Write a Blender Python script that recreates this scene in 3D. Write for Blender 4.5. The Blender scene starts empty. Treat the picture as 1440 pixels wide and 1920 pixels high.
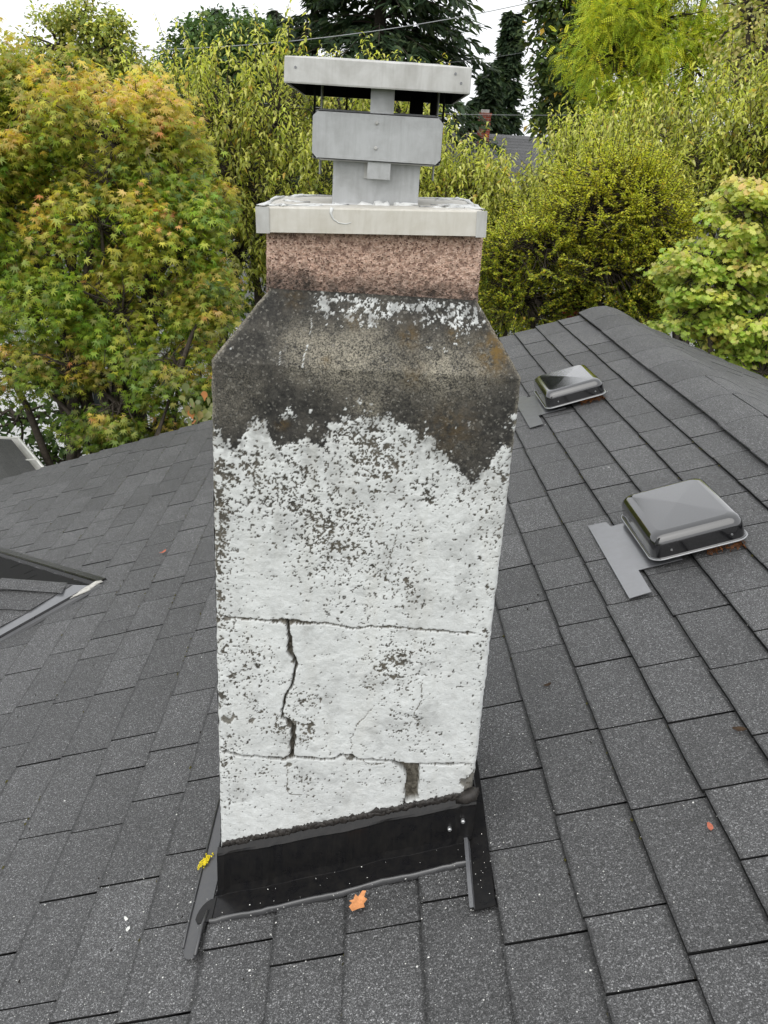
import bpy, math, random
import numpy as np
from mathutils import Matrix, Vector

S = bpy.context.scene
COL = S.collection
rng = np.random.default_rng(7)
random.seed(7)

# ------------------------------------------------------------------ camera
ZC = 5.3                                    # eye height above the ground
CAM_F, CAM_PITCH, CAM_YAW, CAM_ROLL = 1601.5, 0.39757, 0.024215, 0.061938
fw = Vector((math.sin(CAM_YAW) * math.cos(CAM_PITCH), math.cos(CAM_YAW) * math.cos(CAM_PITCH), -math.sin(CAM_PITCH)))
rt0 = Vector((math.cos(CAM_YAW), -math.sin(CAM_YAW), 0))
up0 = rt0.cross(fw)
rt = rt0 * math.cos(CAM_ROLL) + up0 * math.sin(CAM_ROLL)
up = -rt0 * math.sin(CAM_ROLL) + up0 * math.cos(CAM_ROLL)
cam_data = bpy.data.cameras.new('camera')
cam = bpy.data.objects.new('camera', cam_data)
COL.objects.link(cam)
cam.matrix_world = Matrix(((rt.x, up.x, -fw.x, 0), (rt.y, up.y, -fw.y, 0), (rt.z, up.z, -fw.z, ZC), (0, 0, 0, 1)))
cam_data.sensor_fit = 'HORIZONTAL'
cam_data.sensor_width = 36
cam_data.lens = CAM_F / 1440 * 36
cam_data.clip_start = 0.05
cam_data.clip_end = 2000
S.camera = cam

# ------------------------------------------------------------------ sky, sun, exposure (bright overcast day)
SUN_ELEV, SUN_AZ = math.radians(50), math.radians(200)    # azimuth clockwise from +y: behind the viewer, a little left
world = bpy.data.worlds.new('World')
S.world = world
world.use_nodes = True
wn, wl = world.node_tree.nodes, world.node_tree.links
wn.clear()
sky = wn.new('ShaderNodeTexSky')
sky.sky_type = 'NISHITA'
sky.sun_disc = False
sky.sun_elevation = SUN_ELEV
sky.sun_rotation = SUN_AZ
sky.air_density = 1.0
sky.dust_density = 4.0
hs = wn.new('ShaderNodeHueSaturation')          # cloud cover: the blue is gone, the sky is an even white
hs.inputs['Saturation'].default_value = 0.10
cl = wn.new('ShaderNodeMixRGB')
cl.inputs[0].default_value = 0.80
cl.inputs[2].default_value = (11.0, 11.2, 11.5, 1)
bg = wn.new('ShaderNodeBackground')
bg.inputs['Strength'].default_value = 0.10
wo = wn.new('ShaderNodeOutputWorld')
wl.new(sky.outputs[0], hs.inputs['Color'])
wl.new(hs.outputs[0], cl.inputs[1])
wl.new(cl.outputs[0], bg.inputs['Color'])
wl.new(bg.outputs[0], wo.inputs[0])

sun_data = bpy.data.lights.new('sun', 'SUN')
sun_data.energy = 1.2
sun_data.angle = math.radians(75)
sun_data.color = (1.0, 0.97, 0.92)
sun = bpy.data.objects.new('sun', sun_data)
COL.objects.link(sun)
sdir = Vector((math.sin(SUN_AZ) * math.cos(SUN_ELEV), math.cos(SUN_AZ) * math.cos(SUN_ELEV), math.sin(SUN_ELEV)))
sun.rotation_euler = sdir.to_track_quat('Z', 'Y').to_euler()
sun.location = sdir * 30

S.view_settings.view_transform = 'Standard'
S.view_settings.look = 'None'
S.view_settings.gamma = 1
S.view_settings.use_curve_mapping = False
S.view_settings.exposure = 0.40
S.render.engine = 'CYCLES'
S.cycles.use_denoising = True
S.cycles.max_bounces = 3
S.cycles.diffuse_bounces = 2
S.cycles.glossy_bounces = 2
S.cycles.transmission_bounces = 2
S.cycles.use_adaptive_sampling = True
S.cycles.adaptive_threshold = 0.02
S.cycles.transparent_max_bounces = 4

# ------------------------------------------------------------------ helpers
RT, UP, FW = np.array(rt), np.array(up), np.array(fw)


def at(px, py, Y):
    """the world point at depth Y (metres along +y) that stands behind photo point (px, py)"""
    d = (px - 720) / CAM_F * RT - (py - 960) / CAM_F * UP + FW
    return d * (Y / d[1]) + np.array([0, 0, ZC])


def tag(o, label=None, cat=None, group=None, kind=None):
    if label: o['label'] = label
    if cat: o['category'] = cat
    if group: o['group'] = group
    if kind: o['kind'] = kind
    return o


def empty(name, loc, label=None, cat=None, group=None, kind=None):
    o = bpy.data.objects.new(name, None)
    COL.objects.link(o)
    o.location = [float(c) for c in loc]
    return tag(o, label, cat, group, kind)


def place(o, parent):
    """parent keeping the world position of geometry written in world coordinates"""
    if parent is not None:
        o.parent = parent
        o.matrix_parent_inverse = parent_matrix(parent).inverted()
    return o


def parent_matrix(p):
    m = Matrix.Translation(p.location) @ p.rotation_euler.to_matrix().to_4x4()
    m = m @ Matrix.Diagonal((*p.scale, 1))
    return parent_matrix(p.parent) @ p.matrix_parent_inverse @ m if p.parent else m


def mesh(name, verts, faces, smooth=False, col=None):
    me = bpy.data.meshes.new(name)
    if isinstance(faces, np.ndarray):
        v = np.asarray(verts, np.float32)
        nf, k = faces.shape
        me.vertices.add(len(v)); me.vertices.foreach_set('co', v.ravel())
        me.loops.add(nf * k); me.loops.foreach_set('vertex_index', faces.astype(np.int32).ravel())
        me.polygons.add(nf); me.polygons.foreach_set('loop_start', np.arange(0, nf * k, k, dtype=np.int32))
        me.update(calc_edges=True)
    else:
        me.from_pydata([tuple(map(float, q)) for q in verts], [], faces)
    if smooth:
        me.polygons.foreach_set('use_smooth', np.ones(len(me.polygons), bool))
    if col is not None:
        a = me.color_attributes.new('Col', 'FLOAT_COLOR', 'POINT')
        c = np.ones((len(me.vertices), 4), np.float32)
        c[:, :col.shape[1]] = col
        a.data.foreach_set('color', c.ravel())
    me.update()
    return me


def obj(name, me, mat, parent=None):
    o = bpy.data.objects.new(name, me)
    COL.objects.link(o)
    if mat is not None and not me.materials:
        me.materials.append(mat)
    return place(o, parent)


class MB:
    """collects faces into one mesh"""
    def __init__(s): s.v, s.f = [], []

    def add(s, verts, faces):
        n = len(s.v)
        s.v += [tuple(map(float, q)) for q in verts]
        s.f += [tuple(i + n for i in f) for f in faces]
        return s

    def box(s, c, size, ax=None, bev=0.0):
        """box at centre c; ax: 3 axis vectors; bev: chamfer of all edges"""
        c = np.array(c, float); hx = np.array(size, float) / 2
        A = np.eye(3) if ax is None else np.array(ax, float)
        if bev <= 0:
            q = [c + A.T @ (hx * np.array(k)) for k in ((-1,-1,-1),(1,-1,-1),(1,1,-1),(-1,1,-1),(-1,-1,1),(1,-1,1),(1,1,1),(-1,1,1))]
            return s.add(q, [(3,2,1,0),(4,5,6,7),(0,1,5,4),(1,2,6,5),(2,3,7,6),(3,0,4,7)])
        b = min(bev, hx.min() * .9)
        pts, key = [], {}
        for sx in (-1, 1):
            for sy in (-1, 1):
                for sz in (-1, 1):
                    sg = np.array((sx, sy, sz))
                    for a in range(3):
                        p = hx - b; p[a] = hx[a]
                        key[(sx, sy, sz, a)] = len(pts)
                        pts.append(c + A.T @ (p * sg))
        F = []
        for a in range(3):
            b1, b2 = (a + 1) % 3, (a + 2) % 3
            for sa in (-1, 1):
                loop = []
                for k1, k2 in ((-1,-1),(1,-1),(1,1),(-1,1)):
                    sg = [0,0,0]; sg[a] = sa; sg[b1] = k1; sg[b2] = k2
                    loop.append(key[(*sg, a)])
                F.append(tuple(loop if sa > 0 else loop[::-1]))
            for k1 in (-1, 1):
                for k2 in (-1, 1):
                    sg0 = [0,0,0]; sg0[a] = -1; sg0[b1] = k1; sg0[b2] = k2
                    sg1 = list(sg0); sg1[a] = 1
                    l = [key[(*sg0, b1)], key[(*sg1, b1)], key[(*sg1, b2)], key[(*sg0, b2)]]
                    F.append(tuple(l if k1 * k2 > 0 else l[::-1]))
        for sx in (-1, 1):
            for sy in (-1, 1):
                for sz in (-1, 1):
                    l = [key[(sx, sy, sz, a)] for a in range(3)]
                    F.append(tuple(l if sx * sy * sz > 0 else l[::-1]))
        return s.add(pts, F)

    def tube(s, pts, r, sides=8, cap=True):
        pts = [np.array(p, float) for p in pts]
        rr = r if hasattr(r, '__len__') else [r] * len(pts)
        n0 = len(s.v); V = []
        for i, p in enumerate(pts):
            d = pts[min(i + 1, len(pts) - 1)] - pts[max(i - 1, 0)]
            d /= np.linalg.norm(d) + 1e-9
            a = np.cross(d, (0, 0, 1) if abs(d[2]) < .9 else (1, 0, 0)); a /= np.linalg.norm(a)
            b = np.cross(d, a)
            for k in range(sides):
                t = 2 * math.pi * k / sides
                V.append(p + rr[i] * (math.cos(t) * a + math.sin(t) * b))
        F = [(i * sides + k, i * sides + (k + 1) % sides, (i + 1) * sides + (k + 1) % sides, (i + 1) * sides + k)
             for i in range(len(pts) - 1) for k in range(sides)]
        if cap:
            F += [tuple(range(sides))[::-1], tuple(range((len(pts) - 1) * sides, len(pts) * sides))]
        return s.add(V, F)

    def prism(s, poly, off):
        """polygon (3-D points) extruded by vector off"""
        n = len(poly); off = np.array(off, float)
        V = [np.array(p, float) for p in poly] + [np.array(p, float) + off for p in poly]
        return s.add(V, [tuple(range(n))[::-1], tuple(range(n, 2 * n))] + [(i, (i + 1) % n, n + (i + 1) % n, n + i) for i in range(n)])

    def strip(s, profiles):
        """rows of points of equal length joined by quads"""
        k = len(profiles[0])
        return s.add([q for p in profiles for q in p],
                     [(i * k + j, i * k + j + 1, (i + 1) * k + j + 1, (i + 1) * k + j) for i in range(len(profiles) - 1) for j in range(k - 1)])

    def build(s, name, mat, parent=None, smooth=False):
        return obj(name, mesh(name, s.v, s.f, smooth), mat, parent)


def tubes(P, R, sides=4):
    """P (M,K,3) polylines, R (M,K) radii -> verts, quads"""
    M, K, _ = P.shape
    d = np.gradient(P, axis=1)
    d /= np.linalg.norm(d, axis=2, keepdims=True) + 1e-9
    ref = np.where(np.abs(d[..., 2:3]) < .9, np.array([0, 0, 1.]), np.array([1., 0, 0]))
    a = np.cross(d, ref); a /= np.linalg.norm(a, axis=2, keepdims=True) + 1e-9
    b = np.cross(d, a)
    th = 2 * np.pi * np.arange(sides) / sides
    V = P[:, :, None] + R[:, :, None, None] * (np.cos(th)[None, None, :, None] * a[:, :, None] + np.sin(th)[None, None, :, None] * b[:, :, None])
    m, i, k = np.meshgrid(np.arange(M), np.arange(K - 1), np.arange(sides), indexing='ij')
    base = m * K * sides
    k2 = (k + 1) % sides
    F = np.stack([base + i * sides + k, base + i * sides + k2, base + (i + 1) * sides + k2, base + (i + 1) * sides + k], -1).reshape(-1, 4)
    return V.reshape(-1, 3), F


_tab = rng.random((64, 256, 256)).astype(np.float32)


def vnoise(x, y, seed=0):
    x = np.asarray(x, np.float64); y = np.asarray(y, np.float64)
    i = np.floor(x).astype(int); j = np.floor(y).astype(int)
    u = x - i; v = y - j
    u = u * u * (3 - 2 * u); v = v * v * (3 - 2 * v)
    T = _tab[seed % 64]
    g = lambda a, b: T[a % 256, b % 256]
    return (g(i, j) * (1 - u) + g(i + 1, j) * u) * (1 - v) + (g(i, j + 1) * (1 - u) + g(i + 1, j + 1) * u) * v


def fbm(x, y, scale, seed=0, octs=4, gain=.55):
    s, a, t = 0, 1., 0
    for o in range(octs):
        s = s + a * vnoise(x / scale * 2 ** o + 17.3 * o, y / scale * 2 ** o - 9.1 * o, seed + o * 5)
        t += a; a *= gain
    return s / t


def rank(n):
    """flatten a noise field to an even 0..1 spread"""
    r = np.empty(n.size); r[np.argsort(n.ravel())] = np.linspace(0, 1, n.size)
    return r.reshape(n.shape)


# ------------------------------------------------------------------ materials
def new_mat(name):
    m = bpy.data.materials.new(name); m.use_nodes = True
    n = m.node_tree.nodes; b = n['Principled BSDF']
    return m, n, m.node_tree.links, b


class G:
    """small node-graph writer"""
    def __init__(s, name):
        s.m, s.n, s.l, s.b = new_mat(name)

    def node(s, t, **kw):
        x = s.n.new(t)
        for k, v in kw.items(): setattr(x, k, v)
        return x

    def put(s, sock, v):
        if hasattr(v, 'is_output'): s.l.new(v, sock)
        elif isinstance(v, tuple) and len(v) == 3 and sock.type == 'RGBA': sock.default_value = (*v, 1)
        else: sock.default_value = v

    def pos(s, scale=(1, 1, 1)):
        g = s.node('ShaderNodeNewGeometry')
        if scale == (1, 1, 1): return g.outputs['Position']
        m = s.node('ShaderNodeMapping'); m.inputs['Scale'].default_value = scale
        s.l.new(g.outputs['Position'], m.inputs[0]); return m.outputs[0]

    def objco(s):
        return s.node('ShaderNodeTexCoord').outputs['Object']

    def noise(s, vec, scale, detail=4, rough=.6, dist=0.):
        x = s.node('ShaderNodeTexNoise')
        s.l.new(vec, x.inputs['Vector'])
        x.inputs['Scale'].default_value = scale; x.inputs['Detail'].default_value = detail
        x.inputs['Roughness'].default_value = rough; x.inputs['Distortion'].default_value = dist
        return x.outputs['Fac']

    def voro(s, vec, scale, out='Color', feature='F1', rand=1.):
        x = s.node('ShaderNodeTexVoronoi', feature=feature)
        s.l.new(vec, x.inputs['Vector']); x.inputs['Scale'].default_value = scale
        x.inputs['Randomness'].default_value = rand
        return x.outputs[out]

    def ramp(s, fac, *stops, interp='LINEAR'):
        x = s.node('ShaderNodeValToRGB'); e = x.color_ramp.elements
        x.color_ramp.interpolation = interp
        while len(e) < len(stops): e.new(.5)
        for el, (p, c) in zip(e, stops):
            el.position = p
            el.color = (c, c, c, 1) if not isinstance(c, tuple) else (*c, 1)
        s.l.new(fac, x.inputs[0]); return x.outputs[0]

    def mix(s, f, a, b, mode='MIX'):
        x = s.node('ShaderNodeMixRGB', blend_type=mode)
        s.put(x.inputs[0], f); s.put(x.inputs[1], a); s.put(x.inputs[2], b); return x.outputs[0]

    def math(s, op, a, b=0., clamp=False):
        x = s.node('ShaderNodeMath', operation=op, use_clamp=clamp)
        s.put(x.inputs[0], a); s.put(x.inputs[1], b); return x.outputs[0]

    def sep(s, c):
        x = s.node('ShaderNodeSeparateColor'); s.l.new(c, x.inputs[0]); return x.outputs

    def attr(s, name):
        x = s.node('ShaderNodeAttribute'); x.attribute_name = name; return x.outputs

    def bump(s, h, strength=.5, dist=.002):
        x = s.node('ShaderNodeBump'); x.inputs['Strength'].default_value = strength; x.inputs['Distance'].default_value = dist
        s.l.new(h, x.inputs['Height']); s.l.new(x.outputs[0], s.b.inputs['Normal'])

    def done(s, color=None, rough=.6, metal=0., spec=.5, coat=0.):
        if color is not None: s.put(s.b.inputs['Base Color'], color)
        s.put(s.b.inputs['Roughness'], rough); s.put(s.b.inputs['Metallic'], metal)
        s.b.inputs['Specular IOR Level'].default_value = spec
        s.b.inputs['Coat Weight'].default_value = coat
        return s.m


def mat_shingle(name='asphalt_shingle', base=0.82, band=True):
    g = G(name)
    p = g.pos()
    rnd = g.math('FRACT', g.math('ADD', g.node('ShaderNodeObjectInfo').outputs['Random'],
                                  g.node('ShaderNodeNewGeometry').outputs['Random Per Island']))
    gran = g.sep(g.voro(p, 430))[0]
    gran2 = g.sep(g.voro(p, 820))[1]
    c = g.ramp(gran, (0, .008 * base), (.45, .040 * base), (.80, .105 * base), (.94, .24 * base), (1, .52 * base))
    c2 = g.ramp(gran2, (0, .012 * base), (.6, .060 * base), (.90, .17 * base), (1, .52 * base))
    c = g.mix(.45, c, c2)
    tone = g.ramp(rnd, (0, .82), (.5, .99), (1, 1.17))
    c = g.mix(1., c, tone, 'MULTIPLY')
    cloud = g.ramp(g.noise(p, 5.5, 6, .68), (.32, .86), (.68, 1.12))
    c = g.mix(1., c, cloud, 'MULTIPLY')
    c = g.mix(1., c, (1.0, 1.005, 1.02), 'MULTIPLY')
    if band:                                             # darker vertex colour at the butt lip and below the next course
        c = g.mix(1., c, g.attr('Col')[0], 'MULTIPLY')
    # pale lichen dust here and there
    li = g.ramp(g.noise(p, 9, 6, .75), (.62, 0.), (.74, 1.))
    c = g.mix(g.math('MULTIPLY', li, .12), c, (.26, .26, .23))
    h = g.math('ADD', gran, g.math('MULTIPLY', gran2, .6))
    g.bump(h, .5, .0014)
    return g.done(c, .62, spec=.62)


def mat_metal(name, col, rough, dirt=.3, metal=0., spec=.5, scale=30, grime=(.10, .09, .075), bump=.0, ior=1.5, coat=0.):
    g = G(name)
    p = g.pos()
    n1 = g.noise(p, scale, 6, .65, .4)
    n2 = g.noise(g.pos((1, 1, .25)), scale * 3, 4, .6)
    f = g.math('MULTIPLY', g.ramp(g.math('ADD', g.math('MULTIPLY', n1, .65), g.math('MULTIPLY', n2, .35)), (.42, 0.), (.68, 1.)), dirt)
    c = g.mix(f, col, grime)
    st = g.ramp(g.noise(g.pos((1, 1, .10)), scale * 5, 3, .6), (.50, 0.), (.78, 1.))
    c = g.mix(g.math('MULTIPLY', st, dirt * .7), c, grime)
    r = g.math('ADD', rough, g.math('MULTIPLY', g.math('SUBTRACT', n1, .5), .25), True)
    if bump: g.bump(n1, .3, bump)
    g.b.inputs['IOR'].default_value = ior
    g.b.inputs['Coat Roughness'].default_value = max(.08, rough * .6)
    g.b.inputs['Coat IOR'].default_value = 1.75
    return g.done(c, r, metal, spec, coat)


def mat_plain(name, col, rough=.7, var=.25, scale=20, spec=.4):
    g = G(name)
    n = g.noise(g.pos(), scale, 5, .6)
    c = g.mix(1., col, g.ramp(n, (.3, 1 - var), (.7, 1 + var)), 'MULTIPLY')
    return g.done(c, rough, spec=spec)


def mat_leaf(name, trans=.48, rough=.40, spec=.55):
    g = G(name)
    a = g.attr('Col')[0]
    n = g.noise(g.pos(), 9, 3, .6)
    c = g.mix(1., a, g.ramp(n, (.3, .82), (.7, 1.16)), 'MULTIPLY')
    g.done(c, rough, spec=spec)
    t = g.node('ShaderNodeBsdfTranslucent')
    g.l.new(g.mix(1., c, (1.25, 1.3, .7), 'MULTIPLY'), t.inputs['Color'])
    mx = g.node('ShaderNodeMixShader'); mx.inputs[0].default_value = trans
    g.l.new(g.b.outputs[0], mx.inputs[1]); g.l.new(t.outputs[0], mx.inputs[2])
    g.l.new(mx.outputs[0], g.n['Material Output'].inputs['Surface'])
    return g.m


def mat_render():
    """weathered cement render of the chimney: Col = paint, bare mortar, pale mottling, orange lichen"""
    g = G('weathered_chimney_render')
    p = g.pos()
    col = g.attr('Col')
    r, gg, b = g.sep(col[0])[:3]
    al = col['Alpha'] if 'Alpha' in col else col[3]
    n_mid, n_fine, n_grit = g.noise(p, 22, 6, .7), g.noise(p, 160, 4, .7), g.noise(p, 420, 3, .7)
    dark = g.ramp(n_mid, (.34, (.018, .018, .0175)), (.52, (.032, .031, .029)), (.70, (.070, .064, .055)))
    speck = g.ramp(n_fine, (.45, 0.), (.62, 1.))
    dark = g.mix(g.math('MULTIPLY', speck, .30), dark, (.12, .114, .10))
    grit = g.ramp(g.sep(g.voro(p, 330))[0], (.90, 0.), (.96, 1.))
    dark = g.mix(g.math('MULTIPLY', grit, .35), dark, (.30, .29, .26))
    pale = g.math('MULTIPLY', b, g.ramp(g.math('ADD', g.math('MULTIPLY', g.noise(p, 380, 3, .7), .7), g.math('MULTIPLY', g.noise(p, 60, 4, .7), .3)), (.42, 0.), (.62, 1.)), True)
    dark = g.mix(pale, dark, (.36, .33, .26))
    org = g.math('MULTIPLY', al, g.ramp(g.noise(p, 85, 5, .7), (.40, 0.), (.60, 1.)), True)
    dark = g.mix(org, dark, (.155, .098, .030))
    dirt = g.ramp(g.noise(p, 60, 6, .75), (.36, 1.), (.66, 0.))
    dirt2 = g.ramp(g.noise(g.pos((1, 1, .18)), 26, 5, .65), (.50, 0.), (.80, 1.))
    white = g.mix(g.math('MULTIPLY', dirt, .30), (.665, .685, .680), (.39, .39, .365))
    white = g.mix(g.math('MULTIPLY', dirt2, .38), white, (.44, .425, .375))
    white = g.mix(1., white, g.ramp(g.noise(p, 7, 4, .6), (.3, .90), (.7, 1.06)), 'MULTIPLY')
    spk = g.ramp(g.noise(p, 300, 3, .6), (.66, 0.), (.72, 1.))
    white = g.mix(g.math('MULTIPLY', spk, g.math('MULTIPLY', g.ramp(g.noise(p, 14, 3, .6), (.40, 0.), (.65, 1.)), .75)), white, (.20, .19, .17))
    c = g.mix(r, dark, white)
    mort = g.ramp(g.noise(p, 130, 4, .7), (.35, (.060, .053, .042)), (.65, (.18, .165, .135)))
    c = g.mix(gg, c, mort)
    h = g.math('ADD', g.math('MULTIPLY', n_fine, .6), g.math('MULTIPLY', n_grit, .5))
    h = g.math('ADD', h, g.math('MULTIPLY', g.noise(p, 70, 5, .65, .6), 1.3))
    g.bump(h, .65, .0026)
    return g.done(c, .92, spec=.25)


def mat_stucco():
    """pink exposed-aggregate stucco: Col.r = height of the pebble, Col.g = soot staining"""
    g = G('pink_stucco')
    p = g.pos()
    hgt, soot = g.sep(g.attr('Col')[0])[:2]
    cell = g.sep(g.voro(p, 430))
    top = g.mix(cell[0], (.50, .315, .235), (.76, .56, .455))
    top = g.mix(g.ramp(cell[1], (.84, 0.), (.90, 1.)), top, (.17, .10, .078))
    c = g.mix(g.ramp(hgt, (.05, 0.), (.50, 1.)), (.31, .20, .155), top)
    c = g.mix(g.math('MULTIPLY', soot, g.ramp(g.noise(p, 60, 5, .7), (.30, .35), (.62, 1.)), True), c, (.035, .032, .029))
    g.bump(g.math('ADD', g.noise(p, 300, 4, .7), g.voro(p, 430, 'Distance')), .8, .003)
    return g.done(c, .9, spec=.25)


M = {}
M['shingle'] = mat_shingle('asphalt_cap', band=False)
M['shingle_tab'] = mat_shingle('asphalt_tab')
M['deck'] = mat_plain('roof_felt', (.012, .012, .012), .95, .3, 30, .1)
M['render'] = mat_render()
M['stucco'] = mat_stucco()
M['black_metal'] = mat_metal('black_painted_flashing', (.008, .008, .009), .30, .45, 0., .22, 34, (.026, .024, .021))
M['grey_flash'] = mat_metal('grey_painted_flashing', (.12, .123, .132), .34, .35, 0., .5, 30, (.085, .085, .08), 0., 1.6, 1.)
M['vent'] = mat_metal('black_vent_enamel', (.004, .004, .005), .16, .08, 0., .5, 22, (.02, .02, .018), 0., 1.5, 1.)
M['asphalt_edge'] = mat_plain('cut_asphalt_edge', (.012, .012, .012), .9, .4, 200, .2)
M['vent_rim'] = mat_metal('vent_rim_edge', (.42, .43, .44), .35, .2, .4, .5, 60)
M['dark_inside'] = mat_plain('dark_throat', (.006, .006, .006), .9, .2, 30, .1)
M['galv'] = mat_metal('galvanised_steel', (.44, .45, .455), .42, .55, .35, .5, 26, (.25, .25, .245), .0022)
M['galv_pale'] = mat_metal('pale_weathered_steel', (.50, .50, .485), .52, .60, .2, .5, 22, (.27, .26, .235), .0018)
M['cream'] = mat_metal('cream_painted_steel', (.58, .56, .51), .5, .60, 0., .4, 24, (.40, .37, .30), .0005)
M['sealant'] = mat_metal('smeared_sealant', (.66, .67, .66), .45, .35, 0., .5, 45, (.42, .42, .40), .002)
M['black_hem'] = mat_metal('black_hem', (.02, .02, .022), .34, .4, 0., .5, 40, (.04, .04, .04), 0., 1.9)
M['old_sealant'] = mat_metal('dirty_white_sealant', (.52, .51, .47), .6, .6, 0., .4, 60, (.16, .15, .13), .002)
M['charcoal_flash'] = mat_metal('charcoal_painted_flashing', (.040, .041, .045), .34, .45, 0., .5, 30, (.075, .072, .065), 0., 1.7)
M['tar'] = mat_metal('black_sealant', (.018, .016, .015), .55, .4, 0., .4, 60, (.06, .05, .04), .004)
M['screw'] = mat_metal('zinc_screw', (.55, .56, .57), .3, .2, .8, .5, 90)
M['hole'] = mat_plain('rusty_hole', (.05, .02, .01), .9, .3, 90, .1)
M['bark'] = mat_plain('grey_brown_bark', (.060, .050, .040), .9, .35, 40, .2)
M['bark_pale'] = mat_plain('pale_grey_bark', (.22, .21, .19), .9, .3, 40, .2)
M['white_paint'] = mat_plain('white_siding_paint', (.78, .79, .80), .6, .04, 4)
M['white_gutter'] = mat_metal('white_gutter_enamel', (.74, .74, .71), .35, .25, 0., .5, 30, (.45, .43, .38))
M['trim'] = mat_plain('grey_trim_paint', (.30, .30, .29), .6, .1, 6)
M['glass'] = mat_metal('window_glass', (.02, .025, .03), .06, .1, 0., .6, 8)
M['leaf'] = mat_leaf('foliage')
M['leaf_far'] = mat_leaf('distant_foliage', .3, .6, .25)

# ================================================================== THE ROOF
PHI, ROOF_C, X0, SK, YR = 0.334861, 1.344267, 0.293858, -0.012516, 5.506
TP = math.tan(PHI)
roofz = lambda x: ZC - ROOF_C + TP * x
EV = np.array([SK, 1, TP * SK]); EV /= np.linalg.norm(EV)              # along the courses (away from the viewer)
EN = np.cross(np.array([math.cos(PHI), 0, math.sin(PHI)]), EV); EN /= np.linalg.norm(EN)   # roof normal
EU = np.cross(EV, EN)                                              # up the slope
RO = np.array([X0, 0, roofz(X0)])
EXPO = 0.143                                                       # course exposure
XRIDGE = 1.525
rp = lambda u, v, h=0.: RO + u * EU + v * EV + h * EN
on_roof = lambda x, y, h=0.: np.array([x, y, roofz(x)]) + h * EN
UR = (XRIDGE - X0) / EU[0]                                         # ridge in slope coordinates
V0, V1 = 0.35, 5.50
U0 = -4.3

roof = tag(empty('roof', (0, 0, roofz(0))), 'dark grey asphalt shingle roof of the house around the white chimney', 'roof', kind='structure')
mb = MB()
mb.prism([rp(U0, V0, -.012), rp(UR, V0, -.012), rp(UR, V1, -.012), rp(U0, V1, -.012)], -.03 * EN)
EN2 = np.array([-EN[0], EN[1], EN[2]]); EU2 = np.array([EU[0], EU[1], -EU[2]])      # the slope beyond the ridge
RG = rp(UR, 0)
rp2 = lambda u, v, h=0.: RG + u * EU2 + v * EV + h * EN2
mb.prism([rp2(.0, V0, -.012), rp2(4.2, V0, -.012), rp2(4.2, V1, -.012), rp2(.0, V1, -.012)], -.03 * EN2)
mb.build('deck', M['deck'], roof)

# --- shingle pieces: unit meshes (length 1 along v, EXPO+overlap along u), butt end raised
def shingle_mesh(i):
    r = np.random.default_rng(100 + i)
    k = 5
    top_u, th = EXPO + .012, .0100
    V, C = [], []
    for j in range(k):
        t = j / (k - 1)
        e = r.normal(0, .0006)
        lift = .0118 + r.normal(0, .0003)
        V += [(e, t, lift), (e - .0006, t, lift - th), (e + .0035 + r.normal(0, .0006), t, lift - .0002), (e + .0065, t, lift - .0005),
              (EXPO - .0085 + r.normal(0, .0006), t, .0038), (EXPO - .0045, t, .0034), (top_u, t, .0030)]
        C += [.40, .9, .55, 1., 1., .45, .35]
    F = []
    for j in range(k - 1):
        a, b = j * 7, (j + 1) * 7
        F += [(a, a + 2, b + 2, b), (a + 2, a + 3, b + 3, b + 2), (a + 3, a + 4, b + 4, b + 3), (a + 4, a + 5, b + 5, b + 4), (a + 5, a + 6, b + 6, b + 5), (a + 1, a, b, b + 1)]
    q = (k - 1) * 7
    F += [(0, 1, 6, 5, 4, 3, 2), (q, q + 2, q + 3, q + 4, q + 5, q + 6, q + 1)]
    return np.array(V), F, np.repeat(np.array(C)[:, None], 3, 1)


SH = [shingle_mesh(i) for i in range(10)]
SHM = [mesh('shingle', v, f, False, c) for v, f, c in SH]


def edge_mats(me, per=None):
    """granules on the top face, bare black asphalt on the cut edges"""
    me.materials.append(M['shingle_tab']); me.materials.append(M['asphalt_edge'])
    nf = len(me.polygons); k = per or nf
    idx = np.arange(nf) % k
    me.polygons.foreach_set('material_index', ((idx % 6 == 5) | (idx >= k - 2)).astype(np.int32))
    me.update()


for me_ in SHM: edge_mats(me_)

JOINTS={0:[1.058,1.27,1.477,1.722],1:[1.079,1.326,1.56,1.919,2.156,2.158,2.393],2:[0.971,1.294,1.544,1.794,1.989,2.195,2.198,2.364,2.607,2.874],3:[1.125,1.302,1.512,1.728,2.035,2.039,2.899,3.169,3.374],4:[1.417,1.66,1.91,1.913,2.584,2.802,3.004,3.269],5:[1.76,1.947,1.951,2.664,2.836,3.105,3.422,4.539,4.817,5.115,5.379],6:[2.505,2.759,2.991,3.216,3.429,3.691,4.004,4.62,4.961,5.516],7:[2.583,2.806,3.032,3.267,3.523,3.804,4.287,4.471,4.973,5.322],-6:[1.419,1.686,1.879,2.515],-5:[1.271,1.469,1.712],-7:[1.154,1.414,1.833,1.978,2.525,2.735,2.939,3.095],-8:[1.645,1.961,2.451,2.645,2.861,3.022,3.265,3.523],-9:[1.733,1.967,2.658,2.781,2.992,3.204,3.445,3.677,3.921,3.953,4.219],-10:[2.62,3.051,3.319,3.552,3.873,5.013],-11:[2.898,3.633,3.833,4.079,4.394,4.666],-12:[3.575,3.771,4.164,4.364,4.672,5.136],-13:[3.76,3.958,4.696,4.992],-14:[4.644],-15:[4.446],-16:[4.695]}

def in_chimney(u, v0, v1):
    p = rp(u + .07, 0); x = p[0]
    return -.22 < x - .0 < .21 and v0 > 1.36 and v1 < 1.66


def in_vent_cut(u, v0, v1):
    return False


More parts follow.
